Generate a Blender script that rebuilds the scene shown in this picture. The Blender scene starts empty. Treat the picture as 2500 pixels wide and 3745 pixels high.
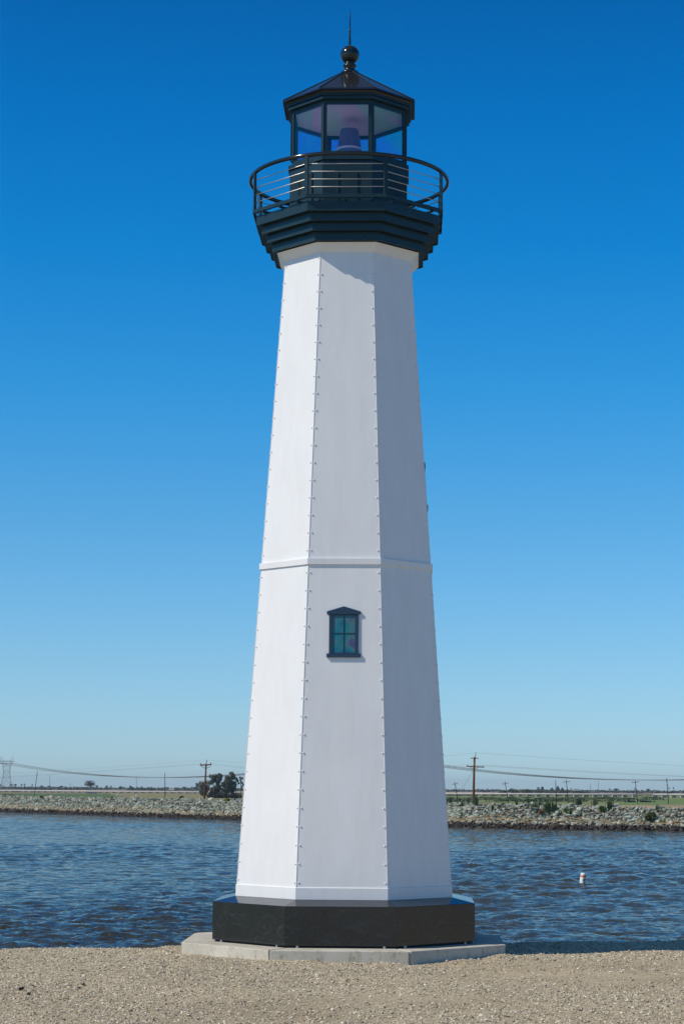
import bpy, math, random
import numpy as np
from mathutils import Vector, Matrix

sc = bpy.context.scene
C = sc.collection
R = math.radians
# ------------------------------------------------------------------ camera
F_PX, PITCH, ROLL, CAM_H = 7475.74, R(7.70555), R(.3335), 1.65
cp, sp, cr, sr = math.cos(PITCH), math.sin(PITCH), math.cos(ROLL), math.sin(ROLL)
FW = Vector((0, cp, sp)); U0 = Vector((0, -sp, cp)); X0 = Vector((1, 0, 0))
RT = cr*X0 + sr*U0; UP = -sr*X0 + cr*U0
CAM = Vector((0, 0, CAM_H))
cam = bpy.data.cameras.new('camera'); camo = bpy.data.objects.new('camera', cam); C.objects.link(camo)
cam.sensor_fit = 'VERTICAL'; cam.sensor_height = 36; cam.sensor_width = 24
cam.lens = 36*F_PX/3745; cam.clip_start = .5; cam.clip_end = 40000
camo.matrix_world = Matrix(((RT.x, UP.x, -FW.x, CAM.x), (RT.y, UP.y, -FW.y, CAM.y), (RT.z, UP.z, -FW.z, CAM.z), (0, 0, 0, 1)))
sc.camera = camo
# ------------------------------------------------------------------ sky, sun, exposure
SUN = Vector((-1, -.343, 1.035)).normalized()          # direction towards the sun
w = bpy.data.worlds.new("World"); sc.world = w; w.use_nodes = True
nt = w.node_tree; nt.nodes.clear()
sky = nt.nodes.new('ShaderNodeTexSky'); sky.sky_type = 'NISHITA'; sky.sun_disc = False
sky.sun_elevation = math.asin(SUN.z); sky.sun_rotation = math.atan2(SUN.x, SUN.y) % (2*math.pi)
sky.altitude = 0; sky.air_density = 1.0; sky.dust_density = .25; sky.ozone_density = 3.0
hs = nt.nodes.new('ShaderNodeHueSaturation'); hs.inputs['Saturation'].default_value = 1.0
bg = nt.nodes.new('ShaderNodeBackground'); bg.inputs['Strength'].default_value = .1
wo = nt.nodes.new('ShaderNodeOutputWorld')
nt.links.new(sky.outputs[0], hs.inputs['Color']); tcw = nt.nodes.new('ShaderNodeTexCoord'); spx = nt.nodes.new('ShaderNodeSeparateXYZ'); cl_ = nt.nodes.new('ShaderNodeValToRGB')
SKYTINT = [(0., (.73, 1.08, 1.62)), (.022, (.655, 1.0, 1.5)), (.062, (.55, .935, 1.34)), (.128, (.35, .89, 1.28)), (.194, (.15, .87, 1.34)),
           (.259, (.035, .79, 1.34)), (.321, (.012, .70, 1.28)), (.37, (.012, .58, 1.12)), (.5, (.22, .55, .88)), (.8, (.58, .70, .82))]   # pale horizon, deep polarised blue above; unseen overhead sky softened to tune shade
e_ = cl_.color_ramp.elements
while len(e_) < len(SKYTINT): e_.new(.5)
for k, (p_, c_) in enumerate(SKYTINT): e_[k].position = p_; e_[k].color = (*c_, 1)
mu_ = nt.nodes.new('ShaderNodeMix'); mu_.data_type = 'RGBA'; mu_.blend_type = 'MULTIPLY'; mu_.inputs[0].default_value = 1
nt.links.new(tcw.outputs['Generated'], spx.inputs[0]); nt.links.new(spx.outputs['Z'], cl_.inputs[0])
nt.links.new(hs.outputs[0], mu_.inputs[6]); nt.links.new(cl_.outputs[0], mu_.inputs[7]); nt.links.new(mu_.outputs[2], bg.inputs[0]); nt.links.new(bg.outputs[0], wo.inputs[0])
sl = bpy.data.lights.new('sun', 'SUN'); sl.energy = 3.7; sl.angle = R(.5); sl.color = (1, .915, .78)
so = bpy.data.objects.new('sun', sl); C.objects.link(so); so.rotation_euler = SUN.to_track_quat('Z', 'Y').to_euler()
sc.view_settings.view_transform = 'Standard'; sc.view_settings.look = 'None'
sc.view_settings.exposure = 0; sc.view_settings.gamma = 1
sc.cycles.max_bounces = 8; sc.cycles.transparent_max_bounces = 12; sc.cycles.volume_bounces = 0
sc.cycles.use_denoising = True

rnd = random.Random(5); rng = np.random.default_rng(7)

def at(px, py, Y):
    px, py = float(px), float(py)
    d = FW + (px-1250)/F_PX*RT + (1872.5-py)/F_PX*UP
    return CAM + d*float(Y/d.y)
def atz(px, py, z):
    px, py = float(px), float(py)
    d = FW + (px-1250)/F_PX*RT + (1872.5-py)/F_PX*UP
    return CAM + d*float((z-CAM_H)/d.z)

# ------------------------------------------------------------------ materials
def mat(name, col=(.5, .5, .5), rough=.6, spec=.5, metal=0, coat=0):
    m = bpy.data.materials.new(name); m.use_nodes = True
    b = m.node_tree.nodes['Principled BSDF']
    b.inputs['Base Color'].default_value = (*col, 1); b.inputs['Roughness'].default_value = rough
    b.inputs['Specular IOR Level'].default_value = spec; b.inputs['Metallic'].default_value = metal
    b.inputs['Coat Weight'].default_value = coat
    return m
def N(m, t, **kw):
    n = m.node_tree.nodes.new(t)
    for k, v in kw.items():
        if k in n.inputs: n.inputs[k].default_value = v
        else: setattr(n, k, v)
    return n
def L(m, a, b): m.node_tree.links.new(a, b)
def bsdf(m): return m.node_tree.nodes['Principled BSDF']
def coords(m, scale=(1, 1, 1), kind='Object'):
    tc = N(m, 'ShaderNodeTexCoord'); mp = N(m, 'ShaderNodeMapping'); mp.inputs['Scale'].default_value = scale
    L(m, tc.outputs[kind], mp.inputs[0]); return mp.outputs[0]
def ramp(m, fac, stops):
    r = N(m, 'ShaderNodeValToRGB'); e = r.color_ramp.elements
    while len(e) < len(stops): e.new(.5)
    for k, (p, c) in enumerate(stops): e[k].position = p; e[k].color = (*c, 1)
    L(m, fac, r.inputs[0]); return r.outputs[0]
def noisecol(m, scale, stops, sc3=(1, 1, 1), detail=5, kind='Object', rough=.6):
    n = N(m, 'ShaderNodeTexNoise', Scale=scale, Detail=detail, Roughness=rough)
    L(m, coords(m, sc3, kind), n.inputs['Vector'])
    c = ramp(m, n.outputs[0], stops); L(m, c, bsdf(m).inputs['Base Color']); return n, c
def bump(m, src, strength, dist, prev=None):
    b = N(m, 'ShaderNodeBump', Strength=strength, Distance=dist); L(m, src, b.inputs['Height'])
    if prev: L(m, prev, b.inputs['Normal'])
    L(m, b.outputs[0], bsdf(m).inputs['Normal']); return b.outputs[0]
def mixc(m, fac, a, b, mode='MIX'):
    x = N(m, 'ShaderNodeMix', data_type='RGBA', blend_type=mode)
    for s, v in ((0, fac), (6, a), (7, b)):
        if hasattr(v, 'links'): L(m, v, x.inputs[s])
        else: x.inputs[s].default_value = v if s == 0 else (*v, 1)
    return x.outputs[2]

white = mat('white_paint', (.8, .8, .8), .42, .4)
n, c = noisecol(white, 1.3, [(.3, (.785, .785, .785)), (.7, (.81, .808, .80))], detail=3)
v2 = N(white, 'ShaderNodeTexNoise', Scale=9., Detail=6, Roughness=.7); L(white, coords(white, (1, 1, .25)), v2.inputs['Vector'])
streak = ramp(white, v2.outputs[0], [(.35, (.93, .92, .9)), (.6, (1, 1, 1))])
L(white, mixc(white, .55, c, streak, 'MULTIPLY'), bsdf(white).inputs['Base Color'])
n1 = N(white, 'ShaderNodeTexNoise', Scale=1.7, Detail=2); L(white, coords(white, (1.6, 1.6, .35)), n1.inputs['Vector'])
n2 = N(white, 'ShaderNodeTexNoise', Scale=30., Detail=3); L(white, coords(white), n2.inputs['Vector'])
bump(white, n2.outputs[0], .25, .002, bump(white, n1.outputs[0], .22, .03))

dark = mat('dark_teal_paint', (.010, .027, .034), .22, .32)
noisecol(dark, 6., [(.35, (.014, .034, .042)), (.7, (.020, .042, .050))])
n1 = N(dark, 'ShaderNodeTexNoise', Scale=3., Detail=2); L(dark, coords(dark), n1.inputs['Vector'])
bump(dark, n1.outputs[0], .2, .01)
n2 = N(dark, 'ShaderNodeTexNoise', Scale=14., Detail=4); L(dark, coords(dark), n2.inputs['Vector'])
mr = N(dark, 'ShaderNodeMapRange'); mr.inputs[3].default_value = .2; mr.inputs[4].default_value = .42
L(dark, n2.outputs[0], mr.inputs[0]); L(dark, mr.outputs[0], bsdf(dark).inputs['Roughness'])
roofm = mat('dark_roof_metal', (.018, .018, .020), .13, .55)
glossd = mat('glossy_dark_paint', (.012, .02, .024), .12, .5); noisecol(glossd, 6., [(.35, (.010, .018, .022)), (.7, (.015, .024, .028))])
frame_m = mat('slate_blue_paint', (.028, .05, .082), .3, .45)
steel = mat('stainless_steel', (.55, .53, .50), .42, .5, 1)
boltm = mat('bolt_white', (.78, .78, .78), .35, .5)
darkbolt = mat('bolt_steel', (.3, .3, .3), .3, .5, 1)

granite = mat('black_granite', (.02, .02, .02), .2, .65)
v = N(granite, 'ShaderNodeTexVoronoi', Scale=260.); L(granite, coords(granite), v.inputs['Vector'])
spk = ramp(granite, v.outputs['Color'], [(.25, (.008, .011, .013)), (.75, (.022, .025, .028))])
n1 = N(granite, 'ShaderNodeTexNoise', Scale=5.5, Detail=10, Roughness=.78, Distortion=1.2); L(granite, coords(granite, (1, 1, 1.8)), n1.inputs['Vector'])
scf = ramp(granite, n1.outputs[0], [(.54, (0, 0, 0)), (.64, (.22, .22, .22)), (.74, (1, 1, 1))])
n4 = N(granite, 'ShaderNodeTexNoise', Scale=7., Detail=3, Roughness=.5, Distortion=3.); L(granite, coords(granite, (.7, .7, 3.)), n4.inputs['Vector'])
scr = ramp(granite, n4.outputs[0], [(.70, (0, 0, 0)), (.735, (.8, .8, .8)), (.77, (0, 0, 0))])
L(granite, mixc(granite, scr, mixc(granite, scf, spk, (.10, .10, .098)), (.13, .125, .12)), bsdf(granite).inputs['Base Color'])
mr = N(granite, 'ShaderNodeMapRange'); mr.inputs[3].default_value = .05; mr.inputs[4].default_value = .28
L(granite, n1.outputs[0], mr.inputs[0]); L(granite, mr.outputs[0], bsdf(granite).inputs['Roughness'])

concrete = mat('concrete', (.42, .41, .37), .85, .3)
n1 = N(concrete, 'ShaderNodeTexNoise', Scale=2.2, Detail=8, Roughness=.65); L(concrete, coords(concrete), n1.inputs['Vector'])
ca = ramp(concrete, n1.outputs[0], [(.3, (.46, .43, .35)), (.7, (.62, .585, .50))])
n2 = N(concrete, 'ShaderNodeTexNoise', Scale=12., Detail=6, Roughness=.8); L(concrete, coords(concrete, (1, 1, .5)), n2.inputs['Vector'])
cb = ramp(concrete, n2.outputs[0], [(.36, (.52, .47, .38)), (.48, (1, 1, 1))])
L(concrete, mixc(concrete, .8, ca, cb, 'MULTIPLY'), bsdf(concrete).inputs['Base Color'])
bump(concrete, n2.outputs[0], .3, .01)

gravel = mat('gravel_ground', (.3, .27, .22), .95, .2)
n1 = N(gravel, 'ShaderNodeTexNoise', Scale=.55, Detail=6, Roughness=.6); L(gravel, coords(gravel), n1.inputs['Vector'])
big = ramp(gravel, n1.outputs[0], [(.3, (.37, .31, .215)), (.5, (.47, .40, .285)), (.7, (.57, .49, .36))])
v = N(gravel, 'ShaderNodeTexVoronoi', Scale=75.); L(gravel, coords(gravel), v.inputs['Vector'])
v.inputs['Randomness'].default_value = 1
peb = ramp(gravel, v.outputs['Color'], [(.15, (.78, .76, .72)), (.5, (.97, .96, .93)), (.9, (1.18, 1.17, 1.12))])
n3 = N(gravel, 'ShaderNodeTexNoise', Scale=160., Detail=3, Roughness=.8); L(gravel, coords(gravel), n3.inputs['Vector'])
fin = ramp(gravel, n3.outputs[0], [(.3, (.6, .58, .55)), (.55, (1.1, 1.08, 1.05))])
L(gravel, mixc(gravel, .9, mixc(gravel, .8, big, peb, 'MULTIPLY'), fin, 'MULTIPLY'), bsdf(gravel).inputs['Base Color'])
b1 = bump(gravel, v.outputs['Distance'], .6, .008)
bump(gravel, n3.outputs[0], .6, .006, b1)

def attrmat(name, rough=.85, spec=.25, mul=None):
    m = mat(name, (.3, .3, .3), rough, spec)
    a = N(m, 'ShaderNodeAttribute', attribute_name='col'); out = a.outputs['Color']
    if mul:
        n = N(m, 'ShaderNodeTexNoise', Scale=mul[0], Detail=4); L(m, coords(m), n.inputs['Vector'])
        out = mixc(m, .9, out, ramp(m, n.outputs[0], [(.3, (mul[1],)*3), (.7, (mul[2],)*3)]), 'MULTIPLY')
    L(m, out, bsdf(m).inputs['Base Color']); return m
stone_m = attrmat('stones', .85)
rock_m = attrmat('riprap', .85, .25, (3., .75, 1.15))
leaf_m = attrmat('leaves', .6, .3)

water = mat('water', (.055, .052, .03), .045, .5)
bsdf(water).inputs['IOR'].default_value = 1.33
n1 = N(water, 'ShaderNodeTexNoise', Scale=.02, Detail=3); L(water, coords(water, (1, .35, 1)), n1.inputs['Vector'])
wc = ramp(water, n1.outputs[0], [(.35, (.040, .044, .032)), (.65, (.070, .068, .042))])
fa = N(water, 'ShaderNodeAttribute', attribute_name='foam')
L(water, mixc(water, fa.outputs['Fac'], wc, (.55, .55, .52)), bsdf(water).inputs['Base Color'])
n2 = N(water, 'ShaderNodeTexNoise', Scale=6., Detail=3, Roughness=.6); L(water, coords(water, (.6, 1, 1)), n2.inputs['Vector'])
n3 = N(water, 'ShaderNodeTexNoise', Scale=1.8, Detail=4, Roughness=.65); L(water, coords(water, (.6, 1, 1)), n3.inputs['Vector'])
n5 = N(water, 'ShaderNodeTexNoise', Scale=.62, Detail=2, Roughness=.5); L(water, coords(water, (.6, 1, 1)), n5.inputs['Vector'])
bump(water, n2.outputs[0], .3, .05, bump(water, n3.outputs[0], 1., .32, bump(water, n5.outputs[0], .8, .45)))

bark = mat('bark', (.10, .075, .055), .9, .2); noisecol(bark, 9., [(.3, (.07, .05, .04)), (.7, (.14, .11, .085))])
polewood = mat('pole_wood', (.16, .065, .035), .8, .2); noisecol(polewood, 3., [(.3, (.12, .05, .03)), (.7, (.21, .09, .05))], (1, 1, .1))
greywood = mat('weathered_pole', (.07, .055, .045), .85, .2); noisecol(greywood, 3., [(.3, (.05, .04, .035)), (.7, (.1, .08, .065))], (1, 1, .1))
galv = mat('galvanised_steel', (.22, .24, .25), .6, .4, 0); noisecol(galv, .8, [(.3, (.18, .20, .21)), (.7, (.27, .29, .29))])
cable_m = mat('cable', (.12, .13, .13), .6, .4); noisecol(cable_m, .2, [(.3, (.1, .11, .11)), (.7, (.14, .15, .15))])
pipe_m = mat('pipe_coating', (.5, .46, .45), .6, .3); noisecol(pipe_m, .15, [(.3, (.42, .38, .37)), (.7, (.56, .52, .5))])
conc2 = mat('pier_concrete', (.45, .42, .38), .9, .2); noisecol(conc2, .5, [(.3, (.38, .35, .31)), (.7, (.5, .47, .42))])
shed_m = mat('shed_wall', (.7, .7, .68), .7, .2); noisecol(shed_m, .5, [(.3, (.62, .62, .6)), (.7, (.75, .75, .74))])
greyshed = mat('grey_wall', (.2, .2, .21), .8, .2); noisecol(greyshed, .5, [(.3, (.16, .16, .17)), (.7, (.24, .24, .25))])
straw_m = mat('dry_straw', (.5, .38, .19), .9, .2); noisecol(straw_m, 3., [(.3, (.42, .29, .14)), (.7, (.6, .47, .26))])
black_m = mat('black_wrap', (.02, .02, .022), .5, .4); noisecol(black_m, 2., [(.3, (.015, .015, .016)), (.7, (.035, .035, .038))])
lamp_m = mat('lamp_housing', (.2, .22, .36), .3, .5); noisecol(lamp_m, 3., [(.3, (.10, .13, .22)), (.7, (.15, .18, .28))])
ceil_m = mat('lantern_ceiling', (.7, .62, .70), .6, .3); noisecol(ceil_m, 2., [(.3, (.72, .66, .72)), (.7, (.78, .72, .78))])
buoy_w = mat('buoy_white', (.8, .8, .78), .4, .4); noisecol(buoy_w, 4., [(.3, (.72, .72, .68)), (.7, (.82, .82, .8))])
buoy_o = mat('buoy_orange', (.8, .17, .03), .4, .4); noisecol(buoy_o, 4., [(.3, (.75, .15, .03)), (.7, (.85, .2, .04))])

def glassmat(name, base, amt, film=None):
    m = bpy.data.materials.new(name); m.use_nodes = True; t = m.node_tree; t.nodes.clear()
    o = N(m, 'ShaderNodeOutputMaterial'); mx = N(m, 'ShaderNodeMixShader'); g = N(m, 'ShaderNodeBsdfGlossy', Roughness=.02)
    tr = N(m, 'ShaderNodeBsdfTransparent') if film != 'opaque' else N(m, 'ShaderNodeBsdfDiffuse')
    lw = N(m, 'ShaderNodeLayerWeight', Blend=.5); pw = N(m, 'ShaderNodeMath', operation='POWER'); pw.inputs[1].default_value = 4.5
    ml = N(m, 'ShaderNodeMath', operation='MULTIPLY_ADD'); ml.inputs[1].default_value = .5; ml.inputs[2].default_value = .045
    L(m, lw.outputs['Facing'], pw.inputs[0]); L(m, pw.outputs[0], ml.inputs[0]); fr = ml
    n1 = N(m, 'ShaderNodeTexNoise', Scale=amt[0], Detail=0, Distortion=.8); L(m, coords(m), n1.inputs['Vector'])
    L(m, ramp(m, n1.outputs[0], base), tr.inputs[0])
    L(m, fr.outputs[0], mx.inputs[0]); L(m, tr.outputs[0], mx.inputs[1]); L(m, g.outputs[0], mx.inputs[2]); L(m, mx.outputs[0], o.inputs[0])
    return m
lant_glass = glassmat('lantern_glass', [(.3, (.80, .92, .98)), (.44, (.72, .97, .90)), (.55, (.84, .90, .99)), (.67, (.94, .86, .99))], (2.6,))
win_glass = glassmat('window_glass', [(.3, (.02, .09, .22)), (.5, (.03, .19, .22)), (.62, (.09, .17, .17)), (.72, (.08, .08, .2))], (4.5,), 'opaque')

# ------------------------------------------------------------------ mesh helpers
def link(o, parent=None):
    C.objects.link(o)
    if parent: o.parent = parent
    return o
def tag(o, label=None, cat=None, group=None, kind=None):
    for k, v_ in (('label', label), ('category', cat), ('group', group), ('kind', kind)):
        if v_: o[k] = v_
    return o
def empty(name, loc=(0, 0, 0), rz=0):
    o = bpy.data.objects.new(name, None); o.location = loc; o.rotation_euler = (0, 0, rz); o.empty_display_size = .2
    C.objects.link(o); return o
class MB:
    def __init__(s): s.v = []; s.f = []
    def add(s, vs, fs):
        o = len(s.v); s.v += [tuple(p) for p in vs]; s.f += [tuple(i+o for i in q) for q in fs]; return s
    def box(s, c, h, M=None):
        M = M or Matrix.Identity(3); c = Vector(c)
        vs = [c + M @ Vector((x*h[0], y*h[1], z*h[2])) for x in (-1, 1) for y in (-1, 1) for z in (-1, 1)]
        return s.add(vs, [(0, 1, 3, 2), (4, 6, 7, 5), (0, 4, 5, 1), (2, 3, 7, 6), (0, 2, 6, 4), (1, 5, 7, 3)])
    def tube(s, pts, r, n=8, cap=True, closed=False):
        pts = [Vector(p) for p in pts]; rs = r if isinstance(r, (list, tuple)) else [r]*len(pts)
        vs = []; K = len(pts)
        for i, p in enumerate(pts):
            a = pts[(i-1) % K] if (closed or i) else p; b = pts[(i+1) % K] if (closed or i < K-1) else p
            d = (b-a).normalized(); ref = Vector((0, 0, 1)) if abs(d.z) < .9 else Vector((1, 0, 0))
            u = d.cross(ref).normalized(); q = u.cross(d)
            vs += [p + rs[i]*(math.cos(2*math.pi*k/n)*u + math.sin(2*math.pi*k/n)*q) for k in range(n)]
        fs = []
        for i in range(K if closed else K-1):
            j = (i+1) % K
            fs += [(i*n+k, i*n+(k+1) % n, j*n+(k+1) % n, j*n+k) for k in range(n)]
        if cap and not closed: fs += [tuple(range(n))[::-1], tuple(range((K-1)*n, K*n))]
        return s.add(vs, fs)
    def rings(s, prof, n=8, a0=22.5, cap0=False, cap1=False, closed=False):
        vs = []; K = len(prof)
        for (r, z) in prof:
            for k in range(n):
                a = R(a0+360*k/n); vs.append((r*math.sin(a), -r*math.cos(a), z))
        fs = []
        for i in range(K if closed else K-1):
            j = (i+1) % K
            fs += [(i*n+k, i*n+(k+1) % n, j*n+(k+1) % n, j*n+k) for k in range(n)]
        if cap0: fs.append(tuple(range(n))[::-1])
        if cap1: fs.append(tuple(range((K-1)*n, K*n)))
        return s.add(vs, fs)
    def build(s, name, m, parent=None, smooth=False, bevel=0):
        me = bpy.data.meshes.new(name); me.from_pydata(s.v, [], s.f); me.materials.append(m)
        if smooth: me.polygons.foreach_set('use_smooth', [True]*len(me.polygons))
        me.update()
        o = link(bpy.data.objects.new(name, me), parent)
        if bevel:
            b = o.modifiers.new('bevel', 'BEVEL'); b.width = bevel; b.segments = 2; b.limit_method = 'ANGLE'; b.angle_limit = R(25)
            b.harden_normals = False
        return o
def npmesh(name, V, Fc, m, parent=None, cols=None, smooth=False, attrs=None):
    """V (n,3), Fc (k,3 or 4) arrays; cols per vertex"""
    me = bpy.data.meshes.new(name); V = np.asarray(V, np.float32); Fc = np.asarray(Fc, np.int32); k = Fc.shape[1]
    me.vertices.add(len(V)); me.vertices.foreach_set('co', V.ravel())
    me.loops.add(Fc.size); me.loops.foreach_set('vertex_index', Fc.ravel())
    me.polygons.add(len(Fc)); me.polygons.foreach_set('loop_start', np.arange(0, Fc.size, k, dtype=np.int32))
    me.polygons.foreach_set('use_smooth', np.full(len(Fc), smooth, bool))
    me.update(calc_edges=True)
    if cols is not None:
        a = me.color_attributes.new('col', 'FLOAT_COLOR', 'POINT')
        a.data.foreach_set('color', np.c_[cols, np.ones(len(V))].astype(np.float32).ravel())
    for n_, d in (attrs or {}).items():
        a = me.attributes.new(n_, 'FLOAT', 'POINT'); a.data.foreach_set('value', d.astype(np.float32))
    me.materials.append(m); me.validate()
    return link(bpy.data.objects.new(name, me), parent)

# ================================================================== THE SETTING
# ---- ground sheet to the horizon
FZ = -4.35
fieldm = mat('field_earth', (.2, .17, .12), .95, .1)
n1 = N(fieldm, 'ShaderNodeTexNoise', Scale=1., Detail=6, Roughness=.6); L(fieldm, coords(fieldm, (.0015, .010, 1)), n1.inputs['Vector'])
L(fieldm, ramp(fieldm, n1.outputs[0], [(.3, (.16, .13, .085)), (.45, (.26, .20, .135)), (.55, (.16, .18, .07)), (.7, (.30, .23, .16))]), bsdf(fieldm).inputs['Base Color'])
g = MB().add([(-9000, -60, FZ), (9000, -60, FZ), (9000, 13500, FZ), (-9000, 13500, FZ)], [(0, 1, 2, 3)]).build('ground', fieldm)
tag(g, kind='structure')
def patch(name, pts, z, stops, scale=(.004, .03, 1), det=5):
    m = mat(name, (.2, .2, .1), .95, .1)
    n_ = N(m, 'ShaderNodeTexNoise', Scale=1., Detail=det, Roughness=.65); L(m, coords(m, scale), n_.inputs['Vector'])
    L(m, ramp(m, n_.outputs[0], stops), bsdf(m).inputs['Base Color'])
    o = MB().add([(x, y, z) for x, y in pts], [tuple(range(len(pts)))]).build(name, m); tag(o, kind='structure'); return o
def gp(px, py, z=FZ):
    p = atz(px, py, z); return (p.x, p.y)
patch('green_field', [gp(-700, 2925), gp(560, 2925), gp(700, 2907), gp(-700, 2897)], FZ+.1,
      [(.3, (.075, .13, .05)), (.5, (.10, .165, .06)), (.7, (.13, .17, .07))])
patch('pasture', [gp(560, 2935), gp(1500, 2935), gp(1500, 2905), gp(380, 2902)], FZ+.2,
      [(.3, (.16, .18, .07)), (.5, (.27, .24, .12)), (.7, (.20, .22, .09))], (.006, .05, 1))
patch('marsh_field', [gp(1500, 2962), gp(3000, 2970), gp(3000, 2912), gp(1500, 2907)], FZ+.15,
      [(.28, (.05, .08, .035)), (.42, (.12, .17, .06)), (.5, (.26, .27, .11)), (.6, (.10, .16, .055)), (.72, (.28, .27, .12))], (.006, .012, 1))
patch('mown_field', [gp(2170, 2965), gp(3000, 2970), gp(3000, 2925), gp(2330, 2923)], FZ+.25,
      [(.3, (.12, .19, .06)), (.5, (.15, .22, .07)), (.7, (.21, .25, .10))], (.01, .05, 1))
patch('ploughed_field', [gp(1500, 2901), gp(1830, 2901.5), gp(1830, 2894), gp(1500, 2893.5)], FZ+.3,
      [(.3, (.30, .20, .15)), (.5, (.40, .30, .22)), (.7, (.22, .17, .13))], (.0006, .005, 1))
patch('tan_field', [gp(2190, 2903), gp(2900, 2905), gp(2900, 2896), gp(2190, 2895)], FZ+.3,
      [(.3, (.28, .19, .14)), (.5, (.38, .27, .20)), (.7, (.22, .18, .12))], (.0006, .004, 1))

# ---- far bank: polyline of the far waterline (px, waterline y, crest y)
WZ = -3.35
tab = [(0, 2968.6, 2911), (450, 2984, 2917), (870, 2998.5, 2924), (1250, 3013, 2930), (1640, 3026, 2936), (2070, 3034, 2944), (2500, 3040, 2955)]
wl = []
for px, yw, yc in tab:
    p = atz(px, yw, WZ); q = at(px, yc, p.y+4.3); wl.append((p.x, p.y, q.z))
d0 = np.array(wl[0][:2])-np.array(wl[1][:2]); d1 = np.array(wl[-1][:2])-np.array(wl[-2][:2])
wl = [(wl[0][0]+d0[0]*k, wl[0][1]+d0[1]*k, wl[0][2]) for k in (6, 3, 1.)] + wl + [(wl[-1][0]+d1[0]*k, wl[-1][1]+d1[1]*k, wl[-1][2]) for k in (1., 4, 9)]
wl = np.array(wl)
seg = np.r_[0, np.cumsum(np.hypot(*np.diff(wl[:, :2], axis=0).T))]
def along(s):
    return np.interp(s, seg, wl[:, 0]), np.interp(s, seg, wl[:, 1]), np.interp(s, seg, wl[:, 2])
ss = np.arange(0, seg[-1], 3.)
lx, ly, lz = along(ss)
tx = np.gradient(lx); ty = np.gradient(ly); tl = np.hypot(tx, ty); nx, ny = -ty/tl, tx/tl     # normal pointing away from river
earth = mat('levee_earth', (.28, .22, .15), .95, .1); noisecol(earth, .12, [(.3, (.23, .19, .12)), (.5, (.36, .29, .20)), (.7, (.24, .22, .11))], (1, .4, 1))
prof = [(-9, -6.), (0, WZ-.15), (4.3, None), (None, None), (None, FZ-.3)]
V = []
for i in range(len(ss)):
    wtop = np.interp(lx[i], [-60, 20, 45], [22, 30, 80])
    cz = lz[i]-.25; ft = .22*np.clip((lx[i]-24)/8, 0, 1)
    for off, z in ((-9, -6.), (0, WZ-.1), (4.3, cz), (5.2, cz+.08+ft), (wtop, cz-.05+ft), (wtop+16, FZ-.3)):
        V.append((lx[i]+nx[i]*off, ly[i]+ny[i]*off, z))
K = 6; Fc = [(i*K+k, i*K+k+1, (i+1)*K+k+1, (i+1)*K+k) for i in range(len(ss)-1) for k in range(K-1)]
lev = npmesh('levee', V, [f[::-1] for i_, f in enumerate(Fc) if i_ % (K-1) >= 2], earth); tag(lev, kind='structure')
bankm = mat('shaded_bank_earth', (.09, .08, .065), .95, .1); noisecol(bankm, .9, [(.3, (.05, .045, .038)), (.7, (.12, .105, .085))])  # earth darkened to paint the shade in gaps between the rocks
rb_ = npmesh('river_bank', V, [f[::-1] for i_, f in enumerate(Fc) if i_ % (K-1) < 2], bankm); tag(rb_, kind='structure')

# ---- rocks (riprap) as one mass
def rocks(Pc, size, cols, name, m, squash=.65, base='ico', parent=None):
    n_ = len(Pc)
    if base == 'ico':
        t = (1+5**.5)/2
        B = np.array([(-1, t, 0), (1, t, 0), (-1, -t, 0), (1, -t, 0), (0, -1, t), (0, 1, t), (0, -1, -t), (0, 1, -t), (t, 0, -1), (t, 0, 1), (-t, 0, -1), (-t, 0, 1)])/1.9
        T = np.array([(0, 11, 5), (0, 5, 1), (0, 1, 7), (0, 7, 10), (0, 10, 11), (1, 5, 9), (5, 11, 4), (11, 10, 2), (10, 7, 6), (7, 1, 8), (3, 9, 4), (3, 4, 2), (3, 2, 6), (3, 6, 8), (3, 8, 9), (4, 9, 5), (2, 4, 11), (6, 2, 10), (8, 6, 7), (9, 8, 1)])
    else:
        B = np.array([(1, 0, 0), (-1, 0, 0), (0, 1, 0), (0, -1, 0), (0, 0, 1), (0, 0, -1.)])
        T = np.array([(0, 2, 4), (2, 1, 4), (1, 3, 4), (3, 0, 4), (2, 0, 5), (1, 2, 5), (3, 1, 5), (0, 3, 5)])
    nb = len(B)
    P = B[None]*rng.uniform(.68, 1.25, (n_, nb, 1)) + rng.normal(0, .1, (n_, nb, 3))
    P *= np.stack([rng.uniform(.8, 1.4, n_), rng.uniform(.7, 1.1, n_), rng.uniform(squash*.7, squash*1.3, n_)], 1)[:, None]
    a = rng.uniform(0, 2*np.pi, n_); ca, sa = np.cos(a), np.sin(a)
    b = rng.normal(0, .45, n_); cb_, sb = np.cos(b), np.sin(b)
    x, y, z = P[..., 0].copy(), P[..., 1].copy(), P[..., 2].copy()
    y2 = y*cb_[:, None]-z*sb[:, None]; z2 = y*sb[:, None]+z*cb_[:, None]
    P = np.stack([x*ca[:, None]-y2*sa[:, None], x*sa[:, None]+y2*ca[:, None], z2], -1)
    P = P*size[:, None, None] + Pc[:, None]
    return npmesh(name, P.reshape(-1, 3), (T[None]+nb*np.arange(n_)[:, None, None]).reshape(-1, 3), m, parent, np.repeat(cols, nb, 0))
sA, sB = seg[2]-220, seg[9]+180
nR = 56000
s_ = rng.uniform(sA, sB, nR); k_ = rng.beta(1, 1, nR)
X_, Y_, Z_ = along(s_); NX = np.interp(s_, ss, nx); NY = np.interp(s_, ss, ny)
off = -.5 + 5.0*k_; zz = np.where(off < 4.3, WZ-.1+(Z_-.25-WZ+.1)*off/4.3, Z_-.22)
size = rng.lognormal(np.log(.19), .36, nR); size = np.clip(size, .1, .5)
zz = zz + size*.15 + rng.uniform(-.06, .16, nR)
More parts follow.
